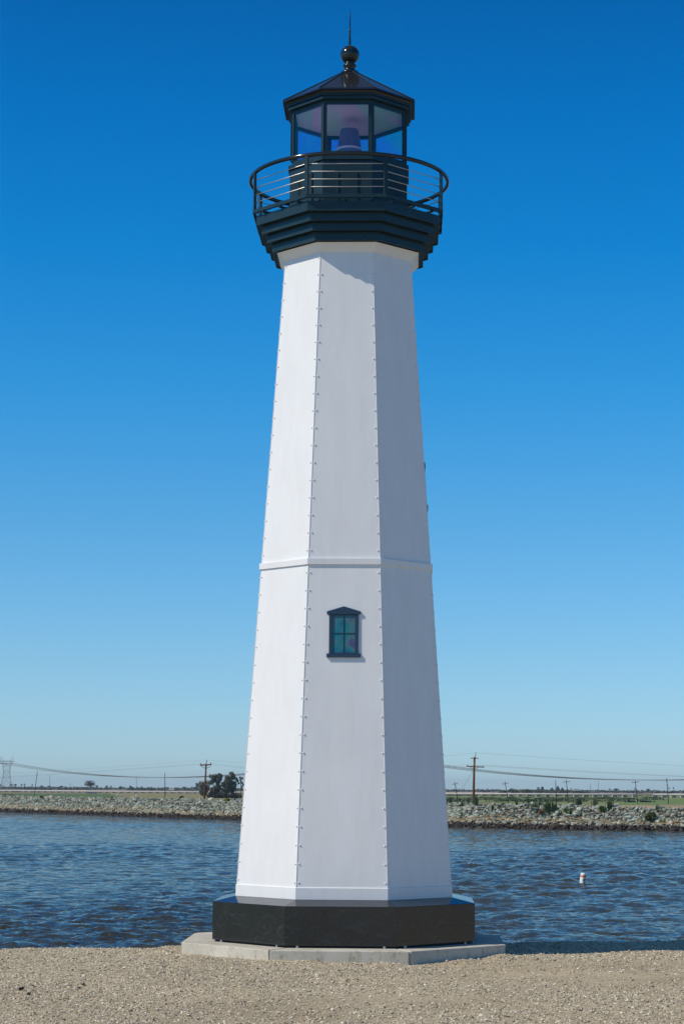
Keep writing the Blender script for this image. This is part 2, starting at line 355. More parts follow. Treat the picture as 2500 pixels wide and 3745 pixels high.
tone = rng.normal(.95, .3, nR)[:, None]
upc = np.where(rng.random(nR)[:, None] < .78, np.array([[.29, .325, .265]]), np.array([[.35, .31, .24]]))
low = np.array([[.42, .32, .21]]); wet = np.array([[.055, .045, .04]])
h_ = (zz-WZ)[:, None] + rng.normal(0, .09, nR)[:, None]
hh = 2.4*np.clip((Z_-WZ)[:, None]/2.8, .7, 1.2)
colr = np.where(h_ < .58, wet, np.where(h_ < 1.15, .3*low+.7*upc, upc))*np.clip(tone, .45, 1.6)
rk = rocks(np.c_[X_+NX*off, Y_+NY*off, zz], size, colr, 'riprap', rock_m)
tag(rk, 'grey green riprap boulders lining the far river bank, dark and wet along the waterline', 'rocks', kind='stuff')
# dry reed debris along the high-water line
n_ = 1900; s_ = rng.uniform(sA, sB, n_); X_, Y_, Z_ = along(s_); NX = np.interp(s_, ss, nx); NY = np.interp(s_, ss, ny)
off = 1.25+.28*np.sin(s_*.11)+.18*np.sin(s_*.47+1)+rng.normal(0, .2, n_); zz = WZ-.1+(Z_-.15-WZ)*off/4.3+.3+rng.uniform(0, .08, n_)
TX, TY = np.interp(s_, ss, tx/tl), np.interp(s_, ss, ty/tl)
Ln = rng.uniform(.25, .9, n_); jit = rng.normal(0, .12, (n_, 2)); c0 = np.c_[X_+NX*off, Y_+NY*off, zz]
d_ = np.c_[TX*Ln, TY*Ln, rng.normal(0, .05, n_)] + np.c_[NX, NY, np.full(n_, .5)]*jit[:, :1]
up_ = np.tile([0, 0, .035], (n_, 1)); sd = np.c_[NX, NY, np.zeros(n_)]*.04
P = np.stack([c0-d_-up_, c0+d_-up_, c0+d_+up_, c0-d_+up_, c0+sd+up_*.3-d_*.2, c0+sd+up_*.3+d_*.2], 1).reshape(-1, 3)
T = np.array([(0, 1, 5, 4), (4, 5, 2, 3)])
db = npmesh('straw_debris', P, (T[None]+6*np.arange(n_)[:, None, None]).reshape(-1, 4), straw_m)
tag(db, 'tan band of dry reed debris washed along the lower riprap', 'debris', kind='stuff')

# ---- water with real waves
def smoothcols():
    fine = np.linspace(-.195, .195, 640); outl = -np.geomspace(1.6, .2, 26); return np.r_[outl, fine, -outl[::-1]]
ang = smoothcols()
rows = [19.]
while rows[-1] < 1500:
    y = rows[-1]
    rows.append(y + (.5 if y < 55 else min(.095*(y/60)**1.35, 6.) if y < 470 else 25))
rows = np.array(rows)
YY, AA = np.meshgrid(rows, ang, indexing='ij')
# fan shape: slightly bent so that the sheet also reaches sideways
XX = AA*YY
dY = np.gradient(rows)[:, None]*np.ones_like(XX); dX = np.abs(np.gradient(XX, axis=1))
Hh = np.zeros_like(XX)
wr = np.random.default_rng(21)
lams = np.exp(wr.uniform(np.log(.38), np.log(6.5), 130))
for lam in lams:
    th = wr.normal(R(-80), R(36))                  # travel direction, mostly towards the camera
    kx, ky = math.cos(th)*2*np.pi/lam, math.sin(th)*2*np.pi/lam
    slope = .037 * (1.45 if lam < 1.2 else .75 if lam < 2.6 else .27)
    amp = slope*lam/(2*np.pi)
    lamY = 2*np.pi/max(abs(ky), 1e-6); lamX = 2*np.pi/max(abs(kx), 1e-6)
    att = np.clip(lamY/(3.*dY)-1, 0, 1)*np.clip(lamX/(3.*dX)-1, 0, 1)
    ph = kx*XX+ky*YY+wr.uniform(0, 6.28)
    q = np.sin(ph + .35*np.sin(.07*XX*kx+.05*YY+wr.uniform(0, 6)))
    Hh += att*amp*(q + .22*np.cos(2*ph))
gust = .75+.45*np.sin(XX*.045+YY*.021+1.)*np.sin(YY*.033-XX*.02+.5)+.25*np.sin(XX*.13-YY*.05)
fade = np.clip((rows-24)/10, .2, 1)[:, None]
Hh *= np.clip(gust, .45, 1.35)*fade
# two long wake rolls crossing on the right
for (y0, sl_, a_) in ((165., .10, .10), (133., .06, .085), (118, .02, .05)):
    u_ = (YY-y0-sl_*XX*4); Hh += a_*np.exp(-(u_/3.2)**2)*np.clip((XX+2)/8, 0, 1)*(1+.4*np.sin(XX*.5))
near_ = (YY > 76) & (YY < 190)
thr = np.quantile(Hh[near_], .9997); crest = Hh-thr*(1+.15*np.sin(XX*1.7+YY*.3))
foam = np.clip(crest/(.12*thr), 0, 1)*(np.random.default_rng(3).random(XX.shape) < .6)*near_
nR_, nC_ = XX.shape
ii = np.arange(nR_-1)[:, None]*nC_+np.arange(nC_-1)[None]
lr = lx/ly; od = np.argsort(lr); ylev = np.interp(AA, lr[od], ly[od])
okf = (YY < ylev+4)[:-1, :-1]
Fc = np.stack([ii, ii+1, ii+nC_+1, ii+nC_], -1)[okf]
wt = npmesh('water', np.c_[XX.ravel(), YY.ravel(), (WZ+Hh).ravel()], Fc, water, smooth=True, attrs={'foam': foam.ravel()})
tag(wt, kind='structure')

# ---- near gravel bank
edge = np.array([(-60, -6), (-30, 8), (-15, 16.2), (-8, 18.9), (-5, 20.2), (-3.44, 21.05), (-2.9, 21.38), (-2.5, 21.55), (-1.66, 21.6), (-1.5, 22.0), (-1.1, 23.2), (0, 23.6), (1.2, 23.4), (1.65, 22.3), (1.8, 22.32), (3.86, 23.2), (6, 24.1), (12, 26.5), (30, 33), (60, 45)])
def edge_y(x): return np.interp(x, edge[:, 0], edge[:, 1])
def hump(x, y):
    return .012+.015*np.sin(x*1.1+.5)*np.sin(y*.9)+.008*np.sin(x*2.9+y*1.7)+(.006+.009*np.sin(x*7.3+y*5)+.006*np.sin(x*17.))*np.exp(-((np.hypot(x-.056, y-21.44)-1.82)/.3)**2)
xs = np.unique(np.r_[np.linspace(-60, -5, 40), np.linspace(-5, 5, 240), np.linspace(5, 60, 40)])
us = np.r_[np.linspace(-45, -9, 14), np.linspace(-8.8, -.06, 180), [0, .05, .12, .3, .7, 1.5, 3, 6, 9]]
V = []
er = np.random.default_rng(9)
for x in xs:
    ey = edge_y(x)
    wob = .03*math.sin(x*3.1)+.02*math.sin(x*9.3+1) if abs(x) < 8 else 0
    for u in us:
        y = ey+u+wob
        z = float(hump(x, y)) if y > 8 else .01
        if u > 0: z = z - .02*(u > .04) - max(0, u-.05)*.58
        V.append((x, y, z + (er.normal(0, .003) if u <= .05 else er.normal(0, .02))))
K = len(us); Fc = [(i*K+k, (i+1)*K+k, (i+1)*K+k+1, i*K+k+1) for i in range(len(xs)-1) for k in range(K-1)]
nb_ = npmesh('gravel_bank', V, Fc, gravel, smooth=True); nb_['kind'] = 'structure'; nb_.name = 'gravel_ground'

# ---- loose gravel stones
CX, CY, ROT = .0559, 21.4413, R(-1.94)
def in_slab(x, y, r=1.78):
    a = np.arctan2(x-CX, -(y-CY))-ROT; d = np.hypot(x-CX, y-CY)
    k = np.mod(a+np.pi/8, np.pi/4)-np.pi/8
    return d*np.cos(k) < r*math.cos(np.pi/8)
def pf(x, y, s):   # cheap patch field 0..1
    return .5+.25*np.sin(x*1.3*s+2*np.sin(y*.7*s))+.25*np.sin(y*1.9*s+1.6*np.sin(x*.9*s+1))
nS = 230000
y = 13.6+10.2*rng.random(nS)**.85; x = rng.uniform(-1, 1, nS)*(y*.185+.25)
keep = (y < edge_y(x)+.04) & ~in_slab(x, y)
bare = np.exp(-(((x-2.0)/1.8)**2+((y-18.3)/1.)**2)) + .8*np.exp(-(((x-.6)/1.)**2+((y-16.4)/.7)**2)) + .8*np.exp(-(((x-2.4)/1.2)**2+((y-19.6)/.7)**2)) + .6*np.exp(-(((x+.2)/1.)**2+((y-15.6)/.8)**2))
keep &= rng.random(nS) > np.clip(bare*1.1, 0, .95)*(.7+.3*pf(x, y, 2.2))
x, y = x[keep], y[keep]; n_ = len(x)
sz = np.clip(rng.lognormal(np.log(.0056), .42, n_), .0028, .022)
dk = rng.random(n_)
base = np.array([(.55, .475, .345), (.40, .345, .25), (.72, .65, .50), (.15, .125, .095), (.56, .46, .31)])
colr = base[rng.choice(5, n_, p=[.36, .27, .17, .08, .12])]*rng.normal(1, .12, (n_, 1)).clip(.6, 1.4)
st = rocks(np.c_[x, y, hump(x, y)+sz*.3], sz, colr, 'gravel_stones', stone_m, .6, 'octa')
tag(st, 'loose tan and grey crushed gravel strewn over the near bank', 'gravel', kind='stuff')
# a few larger single stones and a straw
def stone(px, py, s, label, col=(.03, .028, .027)):
    p = atz(px, py, .015)
    o = rocks(np.array([[0, 0, 0.]]), np.array([s]), np.array([col]), 'stone', stone_m, .7); o.location = (p.x, p.y, .015+s*.3)
    tag(o, label, 'stone', 'dark stones on the gravel')
stone(79, 3620, .026, 'largest black stone on the gravel at lower left')
stone(107, 3637, .021, 'black stone just right of the largest black stone on the gravel')
stone(305, 3601, .017, 'lone small black stone on the gravel below the water at left')
stone(1268, 3585, .02, 'pale brown stone on the gravel in front of the concrete slab', (.3, .24, .18))
p = atz(418, 3661, .03)
s1_ = MB().tube([(-.04, 0, 0), (0, .004, .004), (.045, -.004, .001)], .0035, 6).build('dry_reed', straw_m); s1_.location = p
tag(s1_, 'short yellow piece of dry reed lying on the gravel at left', 'reed')

# ================================================================== CONCRETE SLAB
slab = empty('concrete_slab', (CX, CY, 0), ROT)
tag(slab, 'low octagonal pale concrete slab under the lighthouse, set in gravel', 'slab')
for k in range(8):
    a1, a2 = R(45*k-22.2), R(45*k+22.2)
    def pt(r, a, z): return (r*math.sin(a), -r*math.cos(a), z)
    Ro, Ri = 1.7457, .4
    vs = [pt(Ri, a1, -.25), pt(Ri, a2, -.25), pt(Ro, a2, -.25), pt(Ro, a1, -.25), pt(Ri, a1, .12), pt(Ri, a2, .12), pt(Ro, a2, .12), pt(Ro, a1, .12)]
    s = MB().add(vs, [(0, 1, 2, 3), (7, 6, 5, 4), (3, 2, 6, 7), (1, 0, 4, 5), (0, 3, 7, 4), (2, 1, 5, 6)])
    o = s.build('slab_segment', concrete, slab, bevel=.008)
MB().rings([(1.736, -.2), (1.736, .112)], cap1=True).build('joint_filler', conc2, slab)

# ================================================================== LIGHTHOUSE
LH = empty('lighthouse', (CX, CY, .12), ROT)
tag(LH, 'tall tapering white octagonal lighthouse with black gallery and lantern standing on the concrete slab', 'lighthouse')
c8 = math.cos(R(22.5))
def part(mb, name, m, parent=LH, **kw):
    mb.v = [(x, y, z-.12) for x, y, z in mb.v]
    return mb.build(name, m, parent, **kw)
# plinth
pl = part(MB().rings([(1.4245, .142), (1.425, .5167), (1.19, .5685), (1.0, .5685)], cap0=True, cap1=True), 'plinth', granite, bevel=.003)
pl['label'] = 'polished black granite plinth with scuffs'
def P8(phi, t, ap, z):
    a = R(phi); return Vector((ap*math.sin(a)+t*math.cos(a), -ap*math.cos(a)+t*math.sin(a), z))
def fbox(mb, phi, t0, t1, d0, d1, z0, z1, A=None):
    """box on face phi: tangential t0..t1, depth proud d0..d1 of apothem A(z), heights z0..z1"""
    vs = [P8(phi, t, A(z)+d, z) for z in (z0, z1) for (t, d) in ((t0, d0), (t1, d0), (t1, d1), (t0, d1))]
    return mb.add(vs, [(3, 2, 1, 0), (4, 5, 6, 7), (0, 1, 5, 4), (1, 2, 6, 5), (2, 3, 7, 6), (3, 0, 4, 7)])
part(MB().rings([(1.36, .121), (1.36, .141)], cap0=True, cap1=True), 'plinth_gap_shade', black_m)  # black inset standing in for the shade in the gap under the plinth
for k in range(8):
    for t in (-.42, .42):
        q = P8(45*k, t, 1.405*c8, 0)
        f_ = part(MB().rings([(.014, .1205), (.014, .1415)], 10, cap0=True, cap1=True), 'levelling_foot', steel, pl); f_.location = (q.x, q.y, 0)
# tower walls
Bl = (.952-1.172)/3.21; Bu = (.7196-.946)/3.24
def Rl(z): return 1.172+Bl*(z-.685)
def Ru(z): return .946+Bu*(z-3.96)
def Al(z): return Rl(z)*c8
def Au(z): return Ru(z)*c8
part(MB().rings([(1.1848, .57), (1.1835, .683), (1.172, .688)]), 'base_trim', white, bevel=.002)
for k in range(8):
    ph = 45*k
    for nm, zs, Rf in (('lower_wall_panel', (.685, 3.90), Rl), ('upper_wall_panel', (3.955, 7.205), Ru)):
        m_ = MB(); nz, ntt = 22, 9; vs = []
        pr_ = random.Random(k*7+len(nm))
        amp = pr_.uniform(.0012, .0026)
        for i in range(nz+1):
            z = zs[0]+(zs[1]-zs[0])*i/nz; hw = Rf(z)*math.sin(R(22.5))-.0007
            for j in range(ntt+1):
                u = j/ntt*2-1
                d = amp*(1-u*u)*math.sin(z*1.7+k)+amp*.9*math.exp(-(u*5)**2)*math.sin(z*.9+2*k)
                vs.append(P8(ph, hw*u, Rf(z)*c8+d*(0 if i in (0, nz) else 1), z))
        fs = [(i*(ntt+1)+j, i*(ntt+1)+j+1, (i+1)*(ntt+1)+j+1, (i+1)*(ntt+1)+j) for i in range(nz) for j in range(ntt)]
        m_.add(vs, fs); part(m_, 'wall_panel', white, smooth=True)
# corner seams, thin raised strips
for k in range(8):
    a = 22.5+45*k
    s = MB()
    for zs, Rf in (((.69, 3.893), Rl), ((3.961, 7.2), Ru)):
        vs = []
        for z in zs:
            r_ = Rf(z); ca_, sa_ = math.cos(R(a)), math.sin(R(a))
            for dr, dt in ((-.012, -.004), (.0035, -.003), (.0035, .003), (-.012, .004)):
                vs.append(((r_+dr)*sa_+dt*ca_, -(r_+dr)*ca_+dt*sa_, z))
        s.add(vs, [(0, 1, 5, 4), (1, 2, 6, 5), (2, 3, 7, 6), (4, 5, 6, 7), (3, 2, 1, 0)])
    part(s, 'corner_seam', white)
part(MB().rings([(.93, 3.896), (.9705, 3.896), (.9718, 3.951), (.9718, 3.9586), (.94, 3.962)]), 'belt_band', white, bevel=.0025)
part(MB().rings([(.7185, 7.197), (.724, 7.2), (.812, 7.2845), (.80, 7.2865)]), 'flared_collar', white)
# bolts
bz = [6.9586+.1828*k for k in (1,)] + [6.9586-.18225*k for k in range(17)]
bzl = [3.8145-.18137*k for k in range(18)]
bm = MB(); prof_ = [(.0088, 0), (.0088, .003), (.0068, .007), (.0035, .0095), (.0005, .0102)]
for (r_, h) in [0] and []: pass
vs = []; nn = 10
for r_, h in prof_:
    for q in range(nn): vs.append((r_*math.cos(q*2*math.pi/nn), -h, r_*math.sin(q*2*math.pi/nn)))
bm.add(vs, [(i*nn+q, i*nn+(q+1) % nn, (i+1)*nn+(q+1) % nn, (i+1)*nn+q) for i in range(len(prof_)-1) for q in range(nn)])
bm.f = [f[::-1] for f in bm.f]
spots = []
for k in range(8):
    for zl, Rf in ((bz, Ru), (bzl, Rl)):
        for z in zl:
            for sgn in (-1, 1):
                spots.append((k, sgn, z, Rf))
def vis(s):      # the ones that show largest: front face, then those beside it, low first
    k, sgn, z, Rf = s
    rank = {(0, 1): 0, (0, -1): 0, (1, -1): 1, (7, 1): 1, (7, -1): 3, (1, 1): 3}.get((k, sgn), 9)
    return rank*100 + z
spots.sort(key=vis)
def bolt_xf(s):
    k, sgn, z, Rf = s; ph = 45*k
    p = P8(ph, sgn*(Rf(z)*math.sin(R(22.5))-.0215), Rf(z)*c8+.0004, z-.12)
    return p, R(ph)
b0 = None
for s in spots[:100]:
    p, a = bolt_xf(s)
    if b0 is None: b0 = o = bm.build('bolt', boltm, LH, smooth=False)
    else: o = b0.copy(); C.objects.link(o); o.parent = LH
    o.location = p; o.rotation_euler = (0, 0, a)
rest = MB()
for s in spots[100:]:
    p, a = bolt_xf(s); M = Matrix.Rotation(a, 3, 'Z')
    rest.add([p + M @ Vector(q) for q in bm.v], bm.f)
ro = rest.build('bolts', boltm, LH); ro['kind'] = 'stuff'
# windows
def window(phi, zoff, Af, parent=LH, fd=.016, pd=.021):
    """frame of mitred boards, pediment, sill, four panes"""
    wd = MB(); z = lambda v_: v_+zoff
    fbox(wd, phi, -.147, -.114, -.01, fd, z(2.992), z(3.388), Af); fbox(wd, phi, .114, .147, -.01, fd, z(2.992), z(3.388), Af)
    fbox(wd, phi, -.114, .114, -.01, fd-.003, z(3.378), z(3.388), Af); fbox(wd, phi, -.114, .114, -.01, fd-.003, z(2.992), z(3.0), Af)
    wf = part(wd, 'window', frame_m, parent, bevel=.0015)
    m_ = MB(); vs = []
    for d in (-.01, pd):
        for t, zz_ in ((-.170, 3.3875), (.170, 3.3875), (.170, 3.417), (0, 3.4685), (-.170, 3.417)):
            vs.append(P8(phi, t, Af(z(zz_))+d, z(zz_)))
    m_.add(vs, [(4, 3, 2, 1, 0), (5, 6, 7, 8, 9), (0, 1, 6, 5), (1, 2, 7, 6), (2, 3, 8, 7), (3, 4, 9, 8), (4, 0, 5, 9)])
    part(m_, 'pediment', frame_m, wf, bevel=.0015)
    part(fbox(MB(), phi, -.1705, .1705, -.01, pd, z(2.952), z(2.9915), Af), 'window_sill', frame_m, wf, bevel=.0015)
    mu = MB(); fbox(mu, phi, -.0035, .0035, .0015, fd-.006, z(3.0), z(3.378), Af)
    fbox(mu, phi, -.114, -.0035, .0015, fd-.0065, z(3.1925), z(3.1985), Af); fbox(mu, phi, .0035, .114, .0015, fd-.0065, z(3.1925), z(3.1985), Af)
    part(mu, 'glazing_bars', black_m, wf)
    part(fbox(MB(), phi, -.114, .114, .0, min(.004, fd-.0075), z(3.0), z(3.378), Af), 'pane', win_glass, wf)
window(0, 0, Al)
window(90, 1.62, Au, fd=.009, pd=.018)
window(-90, -.98, Al, fd=.009, pd=.018)
window(180, 0, Al)

# ---- gallery tiers (inverted steps)
tiers = [(.867, 7.287, 7.3617, .80), (.9255, 7.3795, 7.4554, .84), (.985, 7.468, 7.5436, .9), (1.0445, 7.56, 7.662, .95)]
for i, (r_, z0, z1, ri) in enumerate(tiers):
    m_ = MB().rings([(ri, z0+.008), (r_-.012, z0+.008), (r_-.012, z0), (r_, z0), (r_, z1), (ri, z1+.0005)], closed=True)
    part(m_, 'corbel_tier', dark, bevel=.0012)
    if i < 3:
        zt = tiers[i+1][1]+.006
        part(MB().rings([(r_-.004, z1-.006), (r_-.004, zt)]), 'corbel_neck', dark)
part(MB().rings([(1.03, 7.662), (1.03, 7.668)], cap0=True, cap1=True), 'gallery_floor', dark)
rail = bpy.data.objects.new('railing', None); link(rail, LH); rail.empty_display_size = .1
part(MB().rings([(1.055, 7.6887), (1.089, 7.6887), (1.089, 7.7277), (1.055, 7.7277)], closed=True), 'bottom_rail', dark, rail, bevel=.002)
for k in range(8):
    m_ = MB()
    for t in (-.27, 0., .27):
        Afn = lambda z: 0
        fbox(m_, 45*k, t-.012, t+.012, .84, 1.0, 7.6685, 7.6885, Afn)
    part(m_, 'rail_bracket', dark, rail)
    a = R(22.5+45*k); q = Vector((math.sin(a), -math.cos(a), 0))
    m_ = MB(); M = Matrix.Rotation(a, 3, 'Z')
    m_.box(q*1.068+Vector((0, 0, 7.928)), (.0195, .0125, .2), M)
    part(m_, 'baluster_post', dark, rail, bevel=.002)
for z in (8.053, 7.971, 7.889, 7.8075):
    m_ = MB().tube([(1.066*math.sin(R(22.5+45*k)), -1.066*math.cos(R(22.5+45*k)), z) for k in range(8)], .0052, 8, closed=True)
    part(m_, 'rail_bar', steel, rail, smooth=True)
part(MB().tube([(1.063*math.sin(R(a)), -1.063*math.cos(R(a)), 8.144) for a in range(0, 360, 4)], .0225, 14, closed=True), 'top_rail', glossd, rail, smooth=True)

# ---- watch room
ww = part(MB().rings([(.677, 7.666), (.677, 8.20)], cap0=True), 'watch_room_wall', dark)
part(MB().rings([(.66, 8.203), (.6965, 8.2072), (.6965, 8.2538), (.665, 8.262), (.3, 8.262)]), 'lantern_ledge', dark, bevel=.0015)
part(MB().rings([(.684, 7.665), (.684, 7.70), (.676, 7.705)]), 'skirting', dark)
AW = lambda z: .677*c8
h_ = part(fbox(MB(), 0, -.085, .085, 0, .006, 7.70, 8.05, AW), 'hatch', dark, bevel=.0015)
for t in (-1, 1):
    part(fbox(MB(), 0, t*.098-.0115, t*.098+.0115, 0, .014, 7.70, 8.075, AW), 'hatch_rail', dark, h_, bevel=.0015)
    for zz_ in (8.037, 7.869):
        q = P8(0, t*.098, .677*c8+.014, zz_)
        part(MB().tube([q, q+Vector((0, -.008, 0))], [.0065, .004], 8), 'bolt', darkbolt, h_)
h2 = part(fbox(MB(), -45, -.095, .100, 0, .007, 7.70, 8.055, AW), 'side_hatch', dark, bevel=.0015)
part(fbox(MB(), -45, .1005, .107, 0, .016, 7.72, 8.10, AW), 'hinge', black_m, h2)
part(fbox(MB(), -45, -.099, -.0955, 0, .016, 7.74, 8.05, AW), 'hinge', black_m, h2)
q = P8(-45, .05, .677*c8+.018, 8.06); r2 = P8(-45, .09, .677*c8+.018, 8.085)
part(MB().tube([q, r2], .006, 6), 'handle', black_m, h2)

# ---- lantern room
Lr = .662
part(MB().rings([(Lr-.005, 8.255), (Lr-.005, 8.30), (Lr-.045, 8.30), (Lr-.045, 8.255)], closed=True), 'lantern_sill', dark)
part(MB().rings([(Lr-.002, 8.826), (Lr-.002, 8.866), (Lr-.045, 8.866), (Lr-.045, 8.826)], closed=True), 'lantern_header', dark)
for k in range(8):
    a = R(22.5+45*k); q = Vector((math.sin(a), -math.cos(a), 0)); M = Matrix.Rotation(a, 3, 'Z')
    m_ = MB()
    for t in (0,):
        A_ = lambda z: Lr*c8
        hw = Lr*math.sin(R(22.5))
        fbox(m_, 45*k, hw-.036, hw-.002, -.02, .001, 8.30, 8.826, A_)
        fbox(m_, 45*k+45, -hw+.002, -hw+.036, -.02, .001, 8.30, 8.826, A_)
    m_.box(q*(Lr+.004)+Vector((0, 0, 8.563)), (.0045, .006, .262), M)
    part(m_, 'mullion', dark)
    A2 = lambda z: Lr*c8-.010
    part(fbox(MB(), 45*k, -Lr*math.sin(R(22.5))+.03, Lr*math.sin(R(22.5))-.03, 0, .003, 8.295, 8.83, A2), 'glass_pane', lant_glass)
part(MB().rings([(.02, 8.858), (.62, 8.858)], cap0=True), 'ceiling', ceil_m)
part(MB().rings([(.02, 8.266), (.61, 8.266)], cap0=True), 'lantern_floor', shed_m)  # white floor added over the dark ledge to bounce sun onto the ceiling
lamp = part(MB().rings([(.133, 8.263), (.133, 8.50), (.132, 8.515), (.098, 8.735)], 28, cap0=True, cap1=True), 'beacon_lamp', lamp_m, bevel=.002)
lamp['label'] = 'tapered grey lamp housing behind the lantern glass'
part(MB().rings([(.134, 8.50), (.138, 8.50), (.138, 8.522), (.131, 8.522)], 28, closed=True), 'lamp_collar', shed_m, lamp)
# cornice and roof
part(MB().rings([(.64, 8.868), (.702, 8.868), (.702, 8.902), (.64, 8.902)], closed=True), 'cornice', dark, bevel=.0012)
part(MB().rings([(.64, 8.905), (.72, 8.905), (.72, 8.927), (.64, 8.927)], closed=True), 'cornice', dark, bevel=.0012)
rf = part(MB().rings([(.60, 8.93), (.72, 8.93), (.728, 8.948), (.7655, 8.950), (.7655, 8.9665), (.762, 8.9705), (.09, 9.372), (.03, 9.38)], cap1=True), 'roof', roofm)
for k in range(8):
    a = R(22.5+45*k); q = Vector((math.sin(a), -math.cos(a), 0))
    part(MB().tube([q*.764+Vector((0, 0, 8.972)), q*.09+Vector((0, 0, 9.3725))], .0075, 6), 'hip_cap', dark, rf)
fin_prof = [(.105, 9.362), (.10, 9.385), (.066, 9.40), (.058, 9.42), (.062, 9.435), (.074, 9.447), (.076, 9.458), (.070, 9.468), (.056, 9.474), (.054, 9.485), (.06, 9.492)]
fi = part(MB().rings(fin_prof, 32, cap0=True, cap1=True), 'finial', glossd, smooth=True)
bp = [(.1045*math.cos(R(t)), 9.585+.1045*math.sin(R(t))) for t in range(-64, 89, 6)]
ball = part(MB().rings(bp, 40, cap0=True, cap1=True), 'ball', glossd, fi, smooth=True)
part(MB().rings([(.014, 9.685), (.012, 9.70), (.0115, 9.84), (.014, 9.845), (.014, 9.855), (.008, 9.87), (.0065, 10.0), (.0015, 10.108)], 12, cap0=True, cap1=True), 'lightning_rod', glossd, fi, smooth=True)

# ================================================================== BUOY
p = atz(2127, 3234, WZ); p.y -= .0
bu = empty('buoy', (p.x, p.y, WZ)); bu.rotation_euler = (R(2), R(7), .4); bu.scale = (1.2, 1.2, 1.25)
tag(bu, 'white cylindrical marker buoy with an orange band floating on the blue water', 'buoy')
MB().rings([(.115, -.2), (.125, -.1), (.125, .335), (.12, .35)], 24, cap0=True).build('float', buoy_w, bu, smooth=True)
MB().rings([(.12, .351), (.12, .41), (.112, .45), (.085, .475), (.03, .485)], 24, cap1=True).build('cap', buoy_w, bu, smooth=True)
MB().rings([(.1275, .30), (.1275, .375)], 24).build('band', buoy_o, bu, smooth=True)
for a, ww_, zz_ in ((-18, .014, .20), (14, .02, .19), (42, .012, .2), (20, .05, .05)):
    A_ = lambda z: .1255
    fbox(MB(), a, -ww_, ww_, 0, .002, zz_-.05, zz_+.05, A_).build('marking', black_m, bu)

# ================================================================== POLES, WIRES
def pole(name, px0, py0, px1, py1, Y, rad, arms, mt, label, group, thin=False):
    """base (px0,py0), top (px1,py1) at distance Y; arms = [(fraction down from top in px, half length px, tilt px)]"""
    b = at(px0, py0, Y); t = at(px1, py1, Y)
    o = empty(name, b); tag(o, label, 'pole', group)
    d = (t-b)
    MB().tube([Vector((0, 0, -1.5)), d*.5, d], [rad*1.12, rad, rad*.82], 8).build('shaft', mt, o, smooth=True)
    sc_ = Y/F_PX
    for (py, l, r_, tilt, ah) in arms:
        f = (py-py0)/(py1-py0); c = d*f
        A = c+Vector((-l*sc_, 0, -tilt*sc_)); B = c+Vector((r_*sc_, 0, tilt*sc_))
        ca_ = MB().tube([A+Vector((0, -rad, 0)), B+Vector((0, -rad, 0))], ah, 4).build('crossarm', mt, o)
        for q in ((A*.93+B*.07), (B*.93+A*.07)):
            MB().tube([q+Vector((0, -rad, 0)), q+Vector((0, -rad, ah*3.2))], [ah*.55, ah*.7], 6).build('insulator', cable_m, ca_)
    return o, b, d
LP, lb, ld = pole('utility_pole', 747, 2925, 754, 2794, 420, .19, [(2797.5, 22, 20, 1.0, .13)], polewood,
                  'reddish brown utility pole with one crossarm in front of the eucalyptus grove', 'tall utility poles on the levee')
MB().tube([ld, ld+Vector((.15, 0, .85))], [.09, .06], 6).build('top_pin', cable_m, LP)
for s in (-1, 1):
    MB().tube([ld*.94+Vector((s*1.0, -.2, -.05)), ld*.87+Vector((0, -.2, 0))], .05, 4).build('brace', cable_m, LP)
RP, rb, rd = pole('utility_pole', 1729, 2942, 1734, 2768, 300, .17, [(2773.5, 14, 14, 0., .05), (2804, 29, 36, -1.5, .075)], polewood,
                  'reddish brown utility pole with two crossarms, standing just right of the lighthouse', 'tall utility poles on the levee')
MB().tube([rd+Vector((.1, 0, -.3)), rd+Vector((.17, 0, .62))], [.06, .05], 6).build('top_pin', cable_m, RP)
for s in (-1, 1):
    MB().tube([rd*.79+Vector((s*.65, -.2, 0)), rd*.72+Vector((0, -.2, 0))], .035, 4).build('brace', cable_m, RP)
small = [(1674.6, 2938, 1661.7, 2860.5, [(2867, 10, 10, 1.5, .10)], 'leaning dark utility pole between the lighthouse and the tall reddish pole'),
         (1859, 2941, 1844.8, 2858, [(2866, 11, 11, 2, .11)], 'dark utility pole leaning left between the tall reddish pole and the bare post'),
         (2032.8, 2948, 2030, 2853, [], 'thin bare post without a crossarm beside the tall reeds'),
         (2076.4, 2940, 2069, 2850.5, [(2859.5, 12, 12, 1, .11)], 'dark crossarm pole just right of the thin bare post'),
         (2331, 2945, 2320, 2851, [(2860.5, 13, 13, 1.5, .12)], 'dark crossarm pole leaning left in front of the black bales'),
         (2442.4, 2932, 2435.5, 2844.8, [(2857, 3, 3, 0, .10), (2872, 3, 3, 0, .08)], 'rightmost utility pole, its crossarms seen end-on'),
         (125.7, 2916, 138, 2819, [(2833, 3, 3, 0, .1)], 'dark pole leaning right in the green field near the lattice pylon'),
         (604.5, 2924, 602.7, 2827, [], 'thin upright dark pole left of the tall reddish pole')]
for k, (a_, b_, c_, d_, arms, lab) in enumerate(small):
    Yk = 900 if a_ > 1000 else 1150 if a_ > 300 else 1350
    pole('utility_pole', a_, b_, c_, d_, Yk, .17 if Yk < 1000 else .2, arms, greywood, lab, 'small utility poles in the fields')
